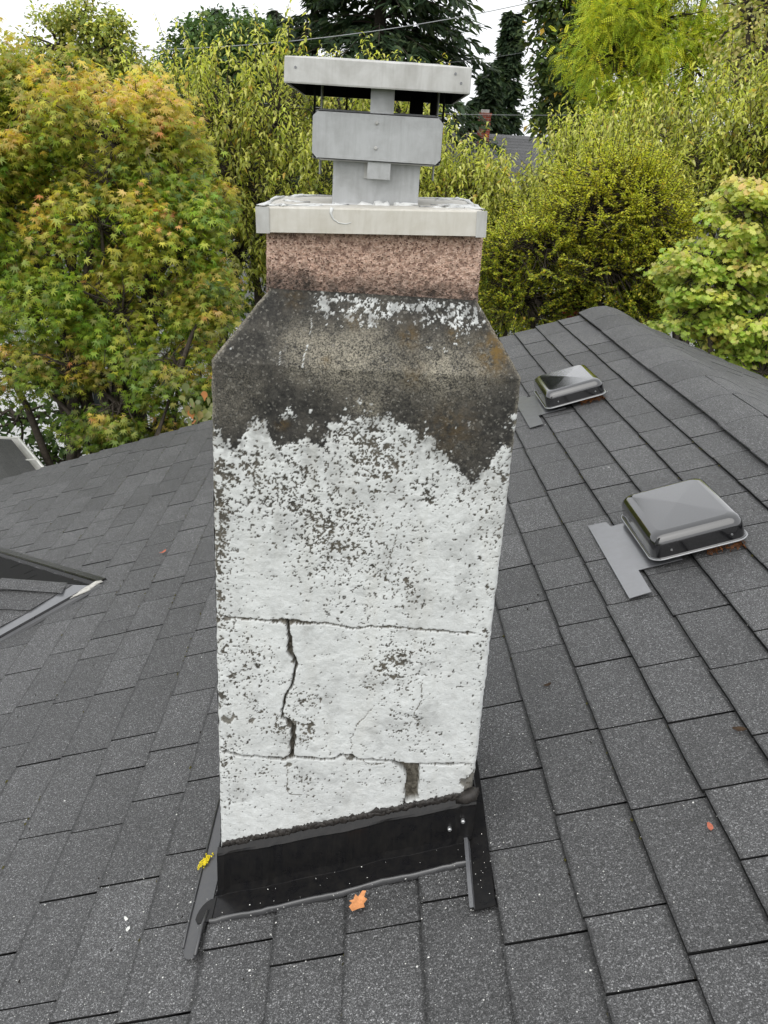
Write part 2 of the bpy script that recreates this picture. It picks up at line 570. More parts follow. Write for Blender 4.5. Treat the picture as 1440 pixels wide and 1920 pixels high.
pieces = []
k0, k1 = int(math.floor(U0 / EXPO)), int(math.floor((UR - .02) / EXPO))
for k in range(k0, k1 + 1):
    r = np.random.default_rng(900 + k)
    known = []
    for v in JOINTS.get(k, []):
        if not known or v - known[-1] > .11: known.append(v)
    cuts = [V0]
    nodes = known + [V1]
    for q in nodes:
        while q - cuts[-1] > .37:
            step = r.uniform(.20, .31)
            if q - cuts[-1] - step < .13: step = (q - cuts[-1]) / 2
            cuts.append(cuts[-1] + step)
        if q - cuts[-1] > .06 or q == V1: cuts.append(q)
    for a, b in zip(cuts[:-1], cuts[1:]):
        pieces.append((k * EXPO, a, b, 0))
for k in range(0, 28):
    r = np.random.default_rng(2900 + k)
    v = V0 + r.uniform(0, .2)
    while v < V1 - .05:
        w = min(r.uniform(.20, .32), V1 - v)
        pieces.append((k * EXPO, v, v + w, 1))
        v += w


def piece_frame(p, jit):
    u, a, b, side = p
    gap = .0046 if side == 0 else .011
    L = b - a - gap
    hh = jit.uniform(0, .0022)
    du = jit.normal(0, .0010)
    if side == 0:
        o = rp(u + du, a + gap / 2, hh); X, Y, Z = EU, EV * L, EN
    else:
        o = rp2(u + EXPO + du, b - gap / 2, hh); X, Y, Z = -EU2, -EV * L, EN2
    return o, X, Y, Z


def px_of(p):
    u, a, b, side = p
    P = rp(u + .07, (a + b) / 2) if side == 0 else rp2(u + .07, (a + b) / 2)
    d = P - np.array([0, 0, ZC]); z = d @ FW
    if z < .15: return None
    return 720 + CAM_F * (d @ RT) / z, 960 - CAM_F * (d @ UP) / z, np.linalg.norm(d), abs(d @ (EN if side == 0 else EN2)) / np.linalg.norm(d)


scored = []
for p in pieces:
    if p[3] == 0 and in_chimney(p[0], p[1], p[2]): continue
    q = px_of(p)
    inside = q is not None and -60 < q[0] < 1500 and 500 < q[1] < 2010
    hidden = q is not None and p[3] == 0 and 410 < q[0] < 890 and 640 < q[1] < 1560
    size = (p[2] - p[1]) * q[3] / q[2] ** 2 if inside and not hidden else 0
    scored.append((size, p))
scored.sort(key=lambda t: -t[0])
jit = np.random.default_rng(55)
for i, (sz, p) in enumerate(scored[:300]):
    o, X, Y, Z = piece_frame(p, jit)
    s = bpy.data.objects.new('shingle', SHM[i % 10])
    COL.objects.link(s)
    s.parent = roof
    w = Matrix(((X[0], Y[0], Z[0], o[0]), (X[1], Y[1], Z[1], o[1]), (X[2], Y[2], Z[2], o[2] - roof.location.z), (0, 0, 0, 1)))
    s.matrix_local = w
mb = MB(); fc = []
for i, (sz, p) in enumerate(scored[300:]):
    o, X, Y, Z = piece_frame(p, jit)
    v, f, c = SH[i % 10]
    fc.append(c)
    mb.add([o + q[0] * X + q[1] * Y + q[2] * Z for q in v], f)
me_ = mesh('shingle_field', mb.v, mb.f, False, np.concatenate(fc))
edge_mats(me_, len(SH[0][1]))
tag(obj('shingle_field', me_, None, roof), kind='stuff')

# --- ridge cap shingles: bent over the ridge, each overlapping the next
v = V1 + .01
cap_i = 0
r = np.random.default_rng(5)
while v > .3:
    L = .335
    rows = []
    wl_, wr_ = .163 + r.normal(0, .003), .16
    for j, tt in enumerate((0, .5, 1)):
        vv = v - tt * L
        lift = .019 + .0012 * (tt)
        # the cap strays a little from the ridge line towards the viewer
        off = -.020 * (5.5 - vv) / 3.0
        prof = []
        for s in np.linspace(-1, 1, 13):
            a = abs(s) * (wl_ if s < 0 else wr_)
            round_ = -.013 * (1 - (a / .165) ** 1.6) + .014 * math.exp(-(a / .05) ** 2)
            if s < 0: P = rp(UR - a, vv, lift - round_ + .004) + off * EU
            else: P = rp2(a, vv, lift - round_ + .004) + off * EU
            prof.append(P)
        rows.append(prof)
    m2 = MB(); m2.strip(rows)
    under = [[q - .0040 * np.array([0, 0, 1]) for q in rw] for rw in rows]
    m2.strip([u_[::-1] for u_ in under])
    m2.strip([rows[-1], under[-1]])
    m2.strip([[q[0] for q in rows], [q[0] for q in under]])
    m2.strip([[q[-1] for q in under], [q[-1] for q in rows]])
    m2.build('ridge_cap', M['shingle'], roof, True)
    v -= .305
    cap_i += 1

# low ridge vent that lifts the caps: a dark strip under the cap edge
m2 = MB(); m2.prism([rp(UR - .145, V0, .012), rp(UR - .02, V0, .012), rp(UR - .02, V1, .012), rp(UR - .145, V1, .012)], .010 * EN)
m2.build('ridge_vent', M['asphalt_edge'], roof)

# --- metal edge along the far rake, barge boards, gable wall below
mb = MB()
for f, uu, n in ((rp, (U0, UR), EN), (rp2, (0, 4.2), EN2)):
    a, b = f(uu[0], V1 + .012, -.005), f(uu[1], V1 + .012, -.005)
    mb.prism([a, b, b - np.array([0, 0, .035]), a - np.array([0, 0, .035])], (0, .012, 0))
mb.build('rake_edge', M['grey_flash'], roof)
house = tag(empty('house_wall', (0, 3, 0)), kind='structure')
mb = MB()
A, B = rp(U0 + .45, V1 - .35, -.06), rp2(3.7, V1 - .35, -.06)
C = rp(UR, V1 - .35, -.06)
mb.prism([(A[0], A[1], 0), (B[0], B[1], 0), B, C, A], (0, .15, 0))
A2 = rp(U0 + .45, .5, -.06)
mb.prism([(A[0], A[1] - .002, 0), A - np.array([0, .002, 0]), A2, (A2[0], A2[1], 0)], (.15, 0, 0))
mb.build('gable_wall', M['white_paint'], house)

# --- the cross gable on the lower slope: 45 degree valleys, open metal valley flashing
T = np.array([-1.085, 3.141, roofz(-1.085)])
gz = lambda y: T[2] - TP * abs(y - T[1])
gable = tag(empty('cross_gable_roof', T), 'small shingled cross gable roof meeting the main slope in a metal valley', 'roof', kind='structure')
XE = -3.6
E3 = np.array([0, 0, 1.])
NG = {-1: np.array([0, -math.sin(PHI), math.cos(PHI)]), 1: np.array([0, math.sin(PHI), math.cos(PHI)])}
mb = MB()
for s in (-1, 1):
    far = T[0] - XE
    a, b, c = T, np.array([XE, T[1], T[2]]), np.array([XE, T[1] + s * far, gz(T[1] + far)])
    tri = [a, b, c] if s < 0 else [a, c, b]
    mb.prism([q - .012 * E3 for q in tri], -.03 * E3)
mb.build('deck', M['deck'], gable)
# shingle courses run along x; each strip cut back 55 mm (plan) from the valley
jr = np.random.default_rng(31)
ey = math.cos(PHI)
for s in (-1, 1):
    for k in range(0, 7):
        d0, d1 = k * EXPO * ey, (k + 1) * EXPO * ey + .012
        y0_, y1_ = T[1] + s * d1, T[1] + s * d0            # y0_ lower (butt) edge
        cut = .085 if s < 0 else .05
        xa, xb = T[0] - d1 - cut, T[0] - d0 - cut - (.02 if k == 0 else 0)
        x = None
        hi, lo = .0125, .006
        xs = [0]
        run = -jr.uniform(.15, .3)
        while run > XE - xb: xs.append(run); run -= jr.uniform(.22, .31)
        for i in range(len(xs)):
            r0 = xs[i]; r1 = xs[i + 1] + .004 if i + 1 < len(xs) else XE - xb
            p0 = np.array([(xa if i == 0 else xb + r0), y0_, gz(y0_)]) + hi * NG[s]
            p1 = np.array([(xb if i == 0 else xb + r0), y1_, gz(y1_)]) + lo * NG[s]
            if i == 0 and r1 + xb > xa - .03: r1 = xa - .05 - xb
            p2 = np.array([xb + r1, y1_, gz(y1_)]) + lo * NG[s]
            p3 = np.array([xb + r1, y0_, gz(y0_)]) + hi * NG[s]
            if i == 1 and p0[0] > xs[1] + xb: pass
            poly = [p0, p1, p2, p3] if s < 0 else [p3, p2, p1, p0]
            m2 = MB(); m2.prism(poly, -.0055 * NG[s])
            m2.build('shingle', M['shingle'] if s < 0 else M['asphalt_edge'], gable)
            if i == 0:
                xs = [0] + [min(q, r1) if j == 1 else q for j, q in enumerate(xs) if j > 0]
# ridge of the cross gable
m2 = MB()
for i in range(10):
    x1, x2 = T[0] - .13 - i * .22, T[0] - .13 - i * .22 - .27
    rows = []
    for x, lift in ((x1, .016), (x2, .023)):
        rows.append([np.array([x, T[1] + q, gz(T[1] + q) + lift - .008 * math.exp(-(q / .03) ** 2)]) for q in (.012, .008, .004, 0, -.02, -.04, -.06)])
    o_ = MB(); o_.strip(rows); o_.strip([rows[1], [q - .006 * E3 for q in rows[1]]]); o_.build('ridge_cap', M['shingle'], gable)
# valley metal
for s, nm in ((-1, 'near'), (1, 'far')):
    mm_g, mm_r = MB(), MB()
    rows_g, rows_m, rows_o = [], [], []
    for d in np.linspace(.0, 2.4, 9):
        base = np.array([T[0] - d, T[1] + s * d, roofz(T[0] - d)])
        # towards the gable: along -x ; towards the main roof: along +s*y (main roof z fixed by x)
        g_ = lambda q, h: np.array([base[0] - q, base[1], gz(base[1])]) + h * NG[s]
        m_ = lambda q, h: np.array([base[0] + q * .7, base[1] + s * q * .7, roofz(base[0] + q * .7)]) + h * EN
        rows_g.append([g_(.125, .004), g_(.02, .004)])
        rows_m.append([g_(.02, .004), g_(.006, .022), m_(.000, .024), m_(.014, .019)]); rows_o.append([m_(.014, .0185), m_(.040, .0175), m_(.044, .008)])
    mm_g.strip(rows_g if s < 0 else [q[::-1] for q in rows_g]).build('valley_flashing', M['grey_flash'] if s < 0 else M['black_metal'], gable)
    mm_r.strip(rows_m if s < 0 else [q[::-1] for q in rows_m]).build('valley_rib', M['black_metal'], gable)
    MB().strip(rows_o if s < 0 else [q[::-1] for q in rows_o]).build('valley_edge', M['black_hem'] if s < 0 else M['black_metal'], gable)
# smear of white sealant at the tip of the valley
mb = MB()
sr = np.random.default_rng(8)
for i in range(26):
    t = sr.random()
    c = T + np.array([-.075 * t + .005, -.068 * t + sr.normal(0, .008), 0]); c[2] = roofz(c[0]) + .022
    w_ = (.014 * math.sin(3.14 * (.15 + .8 * t)) + .004) * sr.uniform(.5, 1.2)
    d_ = np.array([.8, .75, 0]) + sr.normal(0, .3, 3) * (1, 1, 0)
    mb.tube([c - d_ * .02 - (0, 0, .003), c, c + d_ * .018 - (0, 0, .003)], [w_ * .5, w_, w_ * .4], 6)
mb.v = [(q[0], q[1], roofz(q[0]) + .021 + (q[2] - roofz(q[0]) - .021) * .35) for q in mb.v]
mb.build('sealant', M['old_sealant'], gable, True)

# ================================================================== THE CHIMNEY
D = 1.3168
FEAT = {'TOP':[(-0.26,4.86),(-0.248,4.865),(-0.219,4.849),(-0.202,4.859),(-0.195,4.888),(-0.171,4.891),(-0.158,4.857),(-0.147,4.845),(-0.131,4.859),(-0.118,4.855),(-0.106,4.869),(-0.089,4.866),(-0.074,4.853),(-0.062,4.885),(-0.057,4.9),(-0.036,4.903),(-0.015,4.909),(0.005,4.912),(0.03,4.912),(0.056,4.902),(0.077,4.888),(0.103,4.879),(0.117,4.86),(0.135,4.847),(0.145,4.83),(0.164,4.817),(0.181,4.816),(0.196,4.833),(0.206,4.86),(0.221,4.877),(0.234,4.862),(0.243,4.871),(0.249,4.907)],'A':[(-0.252,4.537),(-0.237,4.532),(-0.216,4.53),(-0.189,4.53),(-0.155,4.529),(-0.128,4.529),(-0.104,4.529),(-0.079,4.528),(-0.062,4.528),(-0.045,4.528),(-0.031,4.526),(-0.021,4.525),(-0.011,4.52),(0.021,4.527),(0.057,4.529),(0.099,4.526),(0.173,4.524),(0.205,4.524)],'B':[(-0.126,4.526),(-0.124,4.511),(-0.121,4.493),(-0.121,4.479),(-0.121,4.465),(-0.113,4.451),(-0.11,4.439),(-0.113,4.421),(-0.116,4.396),(-0.126,4.376),(-0.13,4.355),(-0.134,4.335),(-0.131,4.325),(-0.12,4.314),(-0.112,4.304),(-0.112,4.277),(-0.114,4.253),(-0.113,4.237),(-0.126,4.227)],'C':[(-0.25,4.239),(-0.227,4.235),(-0.201,4.231),(-0.181,4.231),(-0.161,4.229),(-0.126,4.227),(-0.112,4.234),(-0.08,4.234),(-0.057,4.231),(-0.035,4.235),(-0.022,4.241),(-0.002,4.245),(0.01,4.235),(0.072,4.235),(0.101,4.231),(0.145,4.23),(0.183,4.234),(0.226,4.238)],'Dk':[(0.107,4.143),(0.106,4.124),(0.104,4.102)],'HOLE':[(0.075,4.234),(0.128,4.231),(0.133,4.2),(0.13,4.163),(0.134,4.145),(0.112,4.137),(0.105,4.161),(0.107,4.186),(0.106,4.204),(0.092,4.218)],'thin':[[(-0.0,4.246),(-0.004,4.286),(0.006,4.316),(0.032,4.354)],[(-0.124,4.227),(-0.122,4.203),(-0.123,4.158),(-0.116,4.143),(-0.079,4.142)],[(0.117,4.417),(0.124,4.384),(0.108,4.339),(0.133,4.317),(0.126,4.294)],[(0.135,4.138),(0.171,4.144),(0.2,4.148)],[(0.01,4.235),(0.039,4.224),(0.063,4.229)],[(-0.033,4.84),(-0.007,4.823),(0.019,4.809)],[(0.042,4.639),(0.052,4.689),(0.055,4.708)],[(0.049,4.878),(0.063,4.861)]],'white':[[(-0.0997,5.0529),(-0.0983,5.0427),(-0.1008,5.0308)],[(-0.1031,5.0159),(-0.1076,5.001),(-0.109,4.985)],[(-0.145,5.0035),(-0.1448,4.986)]],'lband':[(-0.0946,5.0754),(-0.0523,5.0776),(-0.013,5.0752),(0.0198,5.074),(0.059,5.0746),(0.0983,5.0751),(0.1378,5.0728),(0.1607,5.074)],'lblob':[((-0.0811,5.0687),35),((-0.0383,5.0606),40),((-0.0117,5.0531),35),((-0.0061,5.0682),40),((0.0295,5.0745),35),((0.069,5.0721),35),((0.0924,5.063),30),((0.1186,5.0628),35),((0.1389,5.0491),30),((0.1515,5.0616),30),((0.1644,5.0652),25),((0.083,5.0226),10),((0.1125,5.0211),9),((0.0577,5.0375),8),((0.1295,5.0285),7)],'chips':[((0.007,4.884),70,0.9),((-0.043,4.877),40,0.6),((-0.181,4.807),45,0.7),((-0.177,4.752),40,0.6),((-0.126,4.81),35,0.8),((-0.232,4.813),50,1.0),((-0.235,4.739),40,1.0),((-0.238,4.696),25,0.8),((0.093,4.79),30,0.9),((0.108,4.768),14,0.6),((-0.038,4.732),70,0.45),((-0.007,4.733),45,0.5),((-0.072,4.73),50,0.4),((-0.062,4.672),60,0.3),((-0.009,4.668),40,0.4),((-0.133,4.745),50,0.35),((0.045,4.806),40,0.5),((-0.009,4.857),60,0.5),((0.085,4.601),50,0.4),((0.157,4.849),45,0.8),((0.026,4.837),40,0.5),((-0.081,4.71),80,0.3),((-0.241,4.52),25,0.8),((-0.241,4.477),22,0.7),((0.071,4.465),25,0.8),((0.222,4.834),20,0.4),((0.228,4.531),16,0.7),((0.232,4.821),12,0.6),((0.217,4.504),14,0.6),((0.002,4.621),120,0.2),((-0.112,4.774),60,0.4),((0.066,4.457),45,0.9),((0.085,4.442),35,0.6),((-0.2,4.404),60,0.4),((-0.241,4.402),16,0.7),((-0.239,4.364),14,0.6),((-0.177,4.334),20,0.8),((-0.186,4.443),60,0.35),((-0.088,4.299),40,0.8),((-0.135,4.302),35,0.6),((-0.071,4.37),30,0.6),((-0.107,4.36),30,0.5),((0.096,4.31),45,0.5),((-0.09,4.178),22,0.6),((-0.158,4.192),25,0.5),((-0.236,4.117),20,0.4),((0.055,4.446),70,0.35)],'stain':[((-0.233,4.311),26),((-0.191,4.315),18),((-0.119,4.215),16),((-0.122,4.155),8),((0.121,4.15),20),((-0.121,4.311),22),((-0.002,4.237),14),((-0.125,4.527),25),((-0.15,4.528),12),((-0.235,4.526),14),((-0.121,4.477),8),((-0.112,4.445),8)],'rust':[((-0.121,4.479),0.007)],'gray':[(0.235,4.224),(0.227,4.205),(0.21,4.198),(0.209,4.186),(0.22,4.177),(0.219,4.162),(0.24,4.169)],'orange':[((0.1896,5.0177),70,0.9),((0.0545,5.0358),45,0.5),((0.1262,5.0425),30,0.6),((-0.0344,5.0504),25,0.5),((-0.0731,4.994),25,0.4),((0.067,4.98),50,0.35),((-0.1277,5.0825),50,0.25),((0.2014,5.0464),50,0.5),((-0.139,4.891),26.4,0.6),((0.131,4.9),108.0,0.3),((-0.237,4.739),36.0,0.4)],'light':[((-0.1201,5.018),90,0.8),((-0.0805,5.0083),90,0.8),((-0.0349,5.0048),110,0.7),((0.018,4.9898),120,0.7),((0.0761,4.9987),110,0.5),((0.1341,5.0134),110,0.5),((-0.0071,5.0297),90,0.4),((0.1744,4.9919),100,0.6),((-0.059,4.979),120,0.6),((-0.118,4.976),60,0.4),((0.1092,4.9886),80,0.6),((-0.004,4.927),75.0,0.9),((0.109,4.959),137.5,0.35),((-0.205,4.961),112.5,0.2),((-0.23,4.901),100.0,0.25)],'whitebits':[((-0.127,4.907),16),((-0.135,4.904),10),((-0.096,4.889),12),((-0.094,4.915),6),((0.23,4.944),8),((0.233,4.906),14),((-0.017,4.934),8),((0.0,4.929),9),((0.159,4.908),6),((-0.244,4.857),12),((-0.24,4.839),14),((-0.221,4.831),14),((-0.245,4.794),12),((-0.204,4.837),16),((0.229,4.923),10),((-0.041,4.92),5),((0.139,4.9),5),((0.237,4.889),12)]}
Z_SH, Z_ST = 4.985, 5.090                       # shoulder starts / stack starts
INS = .055
chimney = empty('chimney', (0, D + .2, roofz(0)), 'tall rendered chimney with peeling white paint, black stained shoulders and cracks', 'chimney')
xl_b = lambda z: np.interp(z, [3.7, Z_SH, Z_ST], [-.2535, -.2525, -.170])
xr_b = lambda z: np.interp(z, [3.7, Z_SH, Z_ST], [.2395, .2350, .1605])


def dist_poly(X, Z, P):
    d = np.full(X.shape, 9.)
    t_ = np.zeros(X.shape)
    n = len(P) - 1
    for i in range(n):
        a, b = np.array(P[i]), np.array(P[i + 1]); e = b - a; L = e @ e + 1e-12
        t = np.clip(((X - a[0]) * e[0] + (Z - a[1]) * e[1]) / L, 0, 1)
        dd = np.hypot(X - a[0] - t * e[0], Z - a[1] - t * e[1])
        t_ = np.where(dd < d, (i + t) / n, t_); d = np.minimum(d, dd)
    return d, t_


def inside(X, Z, P):
    r = np.zeros(X.shape, bool); n = len(P); j = n - 1
    for i in range(n):
        xi, zi = P[i]; xj, zj = P[j]
        c = ((zi > Z) != (zj > Z)) & (X < (xj - xi) * (Z - zi) / (zj - zi + 1e-12) + xi)
        r ^= c; j = i
    return r


sst = lambda e0, e1, x: np.clip((x - e0) / (e1 - e0), 0, 1) ** 2 * (3 - 2 * np.clip((x - e0) / (e1 - e0), 0, 1))


def render_masks(X, Z, front=True, seed=0):
    """paint, bare mortar, pale, orange masks and outward relief for a render face (X across, Z up)"""
    wx = X + .012 * (fbm(X, Z, .03, 3 + seed) - .5) * 2
    wz = Z + .016 * (fbm(X, Z, .022, 9 + seed, 5, .65) - .5) * 2
    if front:
        tx, tz = zip(*sorted(FEAT['TOP']))
        ztop = np.interp(wx, tx, tz)
    else:
        ztop = 4.86 + .10 * (fbm(X, X * 0, .07, 20 + seed) - .5) * 2
    below = ztop - (wz + .010 * (fbm(X, Z, .007, 31 + seed, 3) - .5) * 2)
    paint = below > 0
    n = rank(.75 * fbm(X, Z, .0052, 40 + seed, 3, .65) + .25 * fbm(X, Z, .02, 44 + seed, 3))
    n2 = rank(fbm(X, Z, .0045, 51 + seed, 3, .6))
    dens = np.full(X.shape, .003)
    dens2 = .004 + .055 * sst(.45, .75, fbm(X, Z, .07, 13 + seed))
    dens += .10 * np.exp(-np.clip(below, 0, 1) / .020)
    dens2 += .10 * np.exp(-np.clip(below, 0, 1) / .09)
    if front:
        for (cx, cz), r_, a in FEAT['chips']:
            q = np.exp(-(((X - cx) ** 2 + ((Z - cz) * .9) ** 2) / (r_ * .00050) ** 2))
            dens += .36 * a * q; dens2 += .13 * a * np.exp(-(((X - cx) ** 2 + (Z - cz) ** 2) / (r_ * .0009) ** 2))
        xl, xr = xl_b(Z), xr_b(Z)
        dens += .75 * np.exp(-((X - xl - .010) / .013) ** 2) * sst(.35, .7, fbm(X, Z, .05, 23)) * sst(4.12, 4.3, Z)
        dens += .45 * np.exp(-((xr - X - .008) / .008) ** 2) * sst(.42, .75, fbm(X, Z, .04, 29))
    else:
        dens += .25 * sst(.45, .75, fbm(X, Z, .12, 61 + seed))
    paint &= ~(n < dens) & ~(n2 < np.clip(dens2, 0, .5))
    # white remnants above the peeling line
    nb = rank(fbm(X, Z, .0075, 70 + seed, 4, .7))
    wd = np.zeros(X.shape) + .0004
    if front:
        for (cx, cz), r_ in FEAT['lblob']:
            wd += .62 * np.exp(-(((X - cx) ** 2 + ((Z - cz) * 1.25) ** 2) / (r_ * .00036) ** 2))
        lx, lz = zip(*FEAT['lband'])
        band = np.interp(X, lx, lz)
        wd += .60 * np.exp(-((Z - band - .005) / .0065) ** 2) * sst(-.105, -.09, X) * sst(.175, .165, X)
        for (cx, cz), r_ in FEAT['whitebits']:
            wd += 1.0 * np.exp(-(((X - cx) ** 2 + (Z - cz) ** 2) / (r_ * .00045) ** 2))
    wd += .20 * np.exp(-np.clip(-below, 0, 1) / .008)
    paint |= (nb < np.clip(wd, 0, .80)) & ~((n2 < .14) & (below < 0))
    if front:
        for P in FEAT['white']:
            dd, _ = dist_poly(X, Z, P)
            paint |= dd < .0004 + .0016 * (fbm(X, Z, .005, 80) - .35)
    paint = paint.astype(np.float32)
    worn = .50 * np.exp(-np.clip(below, 0, 1) / .030) * sst(.40, .66, fbm(X, Z, .013, 66 + seed, 4)) + .22 * sst(.52, .78, fbm(X, Z, .045, 68 + seed, 5, .65))
    paint = paint * (1 - np.clip(worn, 0, .6))
    raw = ((below > .004) & (paint < .5)) * (.25 + .6 * sst(.35, .65, fbm(X, Z, .05, 57 + seed)))
    pale = .02 + .16 * sst(.5, .8, fbm(X, Z, .09, 15 + seed))
    org = np.zeros(X.shape)
    relief = .0030 * (fbm(X, Z, .16, 90 + seed, 2) - .5) + .0022 * (fbm(X, Z, .022, 93 + seed, 4, .55) - .5)
    relief = relief + .0016 * np.abs(fbm(X, Z, .05, 97 + seed, 4, .6) - .5) * 2
    relief = relief + .0013 * paint
    if front:
        for (cx, cz), r_, a in FEAT['light']:
            pale = pale + .80 * a * np.exp(-(((X - cx) ** 2 + (Z - cz) ** 2) / (r_ * .00034) ** 2))
        xl, xr = xl_b(Z), xr_b(Z)
        pale = pale + .9 * np.exp(-(np.minimum(X - xl, xr - X) / .0045) ** 2) * sst(4.5, 4.75, Z)
        for (cx, cz), r_, a in FEAT['orange']:
            org = org + a * np.exp(-(((X - cx) ** 2 + (Z - cz) ** 2) / (r_ * .00036) ** 2))
        for (cx, cz), r_ in FEAT['stain']:
            q = np.exp(-(((X - cx) ** 2 + ((Z - cz) * 1.4) ** 2) / (r_ * .00046) ** 2))
            hit = rank(fbm(X, Z, .008, 85, 4)) < q * 1.05
            raw = np.maximum(raw, hit * .9); relief = relief - .0020 * hit
        wob = lambda P: (X + .0040 * (fbm(X, Z, .010, 33, 5, .65) - .5) * 2, Z + .0040 * (fbm(X, Z, .010, 36, 5, .65) - .5) * 2, P)
        def crack(P, w, depth):
            nonlocal raw, relief
            d_, t_ = dist_poly(*wob(P))
            ww = w(t_) * (.35 + 1.3 * fbm(X, Z, .016, 38))
            q = 1 - sst(.35, 1.0, d_ / ww)
            raw = np.maximum(raw, (q > .25) * 1.); relief = relief - depth * q
        crack(FEAT['A'], lambda t: .0021 + .0034 * np.exp(-((t - .32) / .07) ** 2), .007)
        crack(FEAT['B'], lambda t: .0036 + .0012 * np.sin(t * 9), .016)
        crack(FEAT['C'], lambda t: .0046 - .0016 * t, .016)
        crack(FEAT['Dk'], lambda t: .0026 + 0 * t, .012)
        for P in FEAT['thin']: crack(P, lambda t: .0008 + 0 * t, .0016)
        hx, hz = X + .004 * (fbm(X, Z, .012, 41) - .5) * 2, Z + .004 * (fbm(X, Z, .012, 47) - .5) * 2
        ho = inside(hx, hz, FEAT['HOLE'])
        raw = np.where(ho, 1., raw); relief = relief - np.where(ho, .016 + .005 * fbm(X, Z, .01, 49), 0)
        gr = inside(hx, hz, FEAT['gray'])
        raw = np.where(gr, .85, raw); relief = relief - np.where(gr, .005, 0)
        # the slab left of the long crack stands a little proud of the one below
        relief = relief + .0015 * (Z > np.interp(X, *zip(*sorted(FEAT['C']))))
    return np.stack([paint, raw, np.clip(pale, 0, 1), np.clip(org, 0, 1)], -1), relief


def grid_faces(nr, nc, flip=False):
    i, j = np.meshgrid(np.arange(nr - 1), np.arange(nc - 1), indexing='ij')
    a = (i * nc + j).ravel()
    f = np.stack([a, a + 1, a + nc + 1, a + nc], -1)
    return f[:, ::-1] if flip else f


# front: fine grid, vertical face then the sloping shoulder
RES = .0017
zr = np.concatenate([np.arange(3.80, Z_SH, RES), np.arange(Z_SH, Z_ST + .004, RES * .85)])
nc = int(.49 / RES)
cc = np.linspace(0, 1, nc)
Zg = np.repeat(zr[:, None], nc, 1)
XL, XR = xl_b(Zg), xr_b(Zg)
Xg = XL + (XR - XL) * cc[None]
masks, rel = render_masks(Xg, Zg)
Yg = D + INS * np.clip((Zg - Z_SH) / (Z_ST - Z_SH), 0, 1)
slope = (Zg > Z_SH)
an = math.atan2(INS, Z_ST - Z_SH)
edge = np.minimum(Xg - XL, XR - Xg)
er = .007 + .006 * fbm(Xg, Zg, .03, 12)
rnd_ = np.clip(1 - edge / er, 0, 1)
back = er * (1 - np.sqrt(np.clip(1 - rnd_ ** 2, 0, 1)))
side_n = .0022 * (fbm(Zg, Zg * 0 + Xg * 3, .018, 18, 5, .7) - .5) * 2
Xo = Xg + np.where(Xg < 0, -1, 1) * side_n * sst(.02, 0., edge)
Yo = Yg - rel * np.where(slope, math.cos(an), 1) + back
Zo = Zg + rel * np.where(slope, math.sin(an), 0)
body = obj('body', mesh('body', np.stack([Xo, Yo, Zo], -1).reshape(-1, 3), grid_faces(len(zr), nc), True, masks.reshape(-1, 4)), M['render'], chimney)

# the other three faces, coarser
BD = .41                                         # body depth


def side_face(sx):
    zz = np.concatenate([np.arange(3.6, Z_SH, .005), np.linspace(Z_SH, Z_ST + .004, 26)])
    tt = np.linspace(0, 1, 84)
    Zs = np.repeat(zz[:, None], len(tt), 1)
    k = np.clip((Zs - Z_SH) / (Z_ST - Z_SH), 0, 1)
    y0, y1 = D + .0085 + (INS) * k, D + BD - INS * k
    Ys = y0 + (y1 - y0) * tt[None]
    m_, r_ = render_masks(Ys + 3 * sx, Zs, False, 4 + (sx > 0))
    Xs = (xl_b(Zs) if sx < 0 else xr_b(Zs)) + sx * (r_ - .001)
    me = mesh('side_face', np.stack([Xs, Ys, Zs], -1).reshape(-1, 3), grid_faces(len(zz), len(tt), sx < 0), True, m_.reshape(-1, 4))
    return obj('side_face', me, M['render'], chimney)


side_face(-1); side_face(1)
zz = np.concatenate([np.arange(3.6, Z_SH, .008), np.linspace(Z_SH, Z_ST + .004, 18)])
tt = np.linspace(0, 1, 60)
Zs = np.repeat(zz[:, None], 60, 1)
k = np.clip((Zs - Z_SH) / (Z_ST - Z_SH), 0, 1)
m_, r_ = render_masks(xl_b(Zs) + (xr_b(Zs) - xl_b(Zs)) * tt[None] + 7, Zs, False, 9)
obj('back_face', mesh('back_face', np.stack([xl_b(Zs) + (xr_b(Zs) - xl_b(Zs)) * tt[None], D + BD - INS * k + r_, Zs], -1).reshape(-1, 3),
                      grid_faces(len(zz), 60, True), True, m_.reshape(-1, 4)), M['render'], chimney)

# the pink stucco stack
SX0, SX1, SY0, SY1, SZ0, SZ1 = -.1735, .1600, D + .057, D + BD - .06, 5.080, 5.212


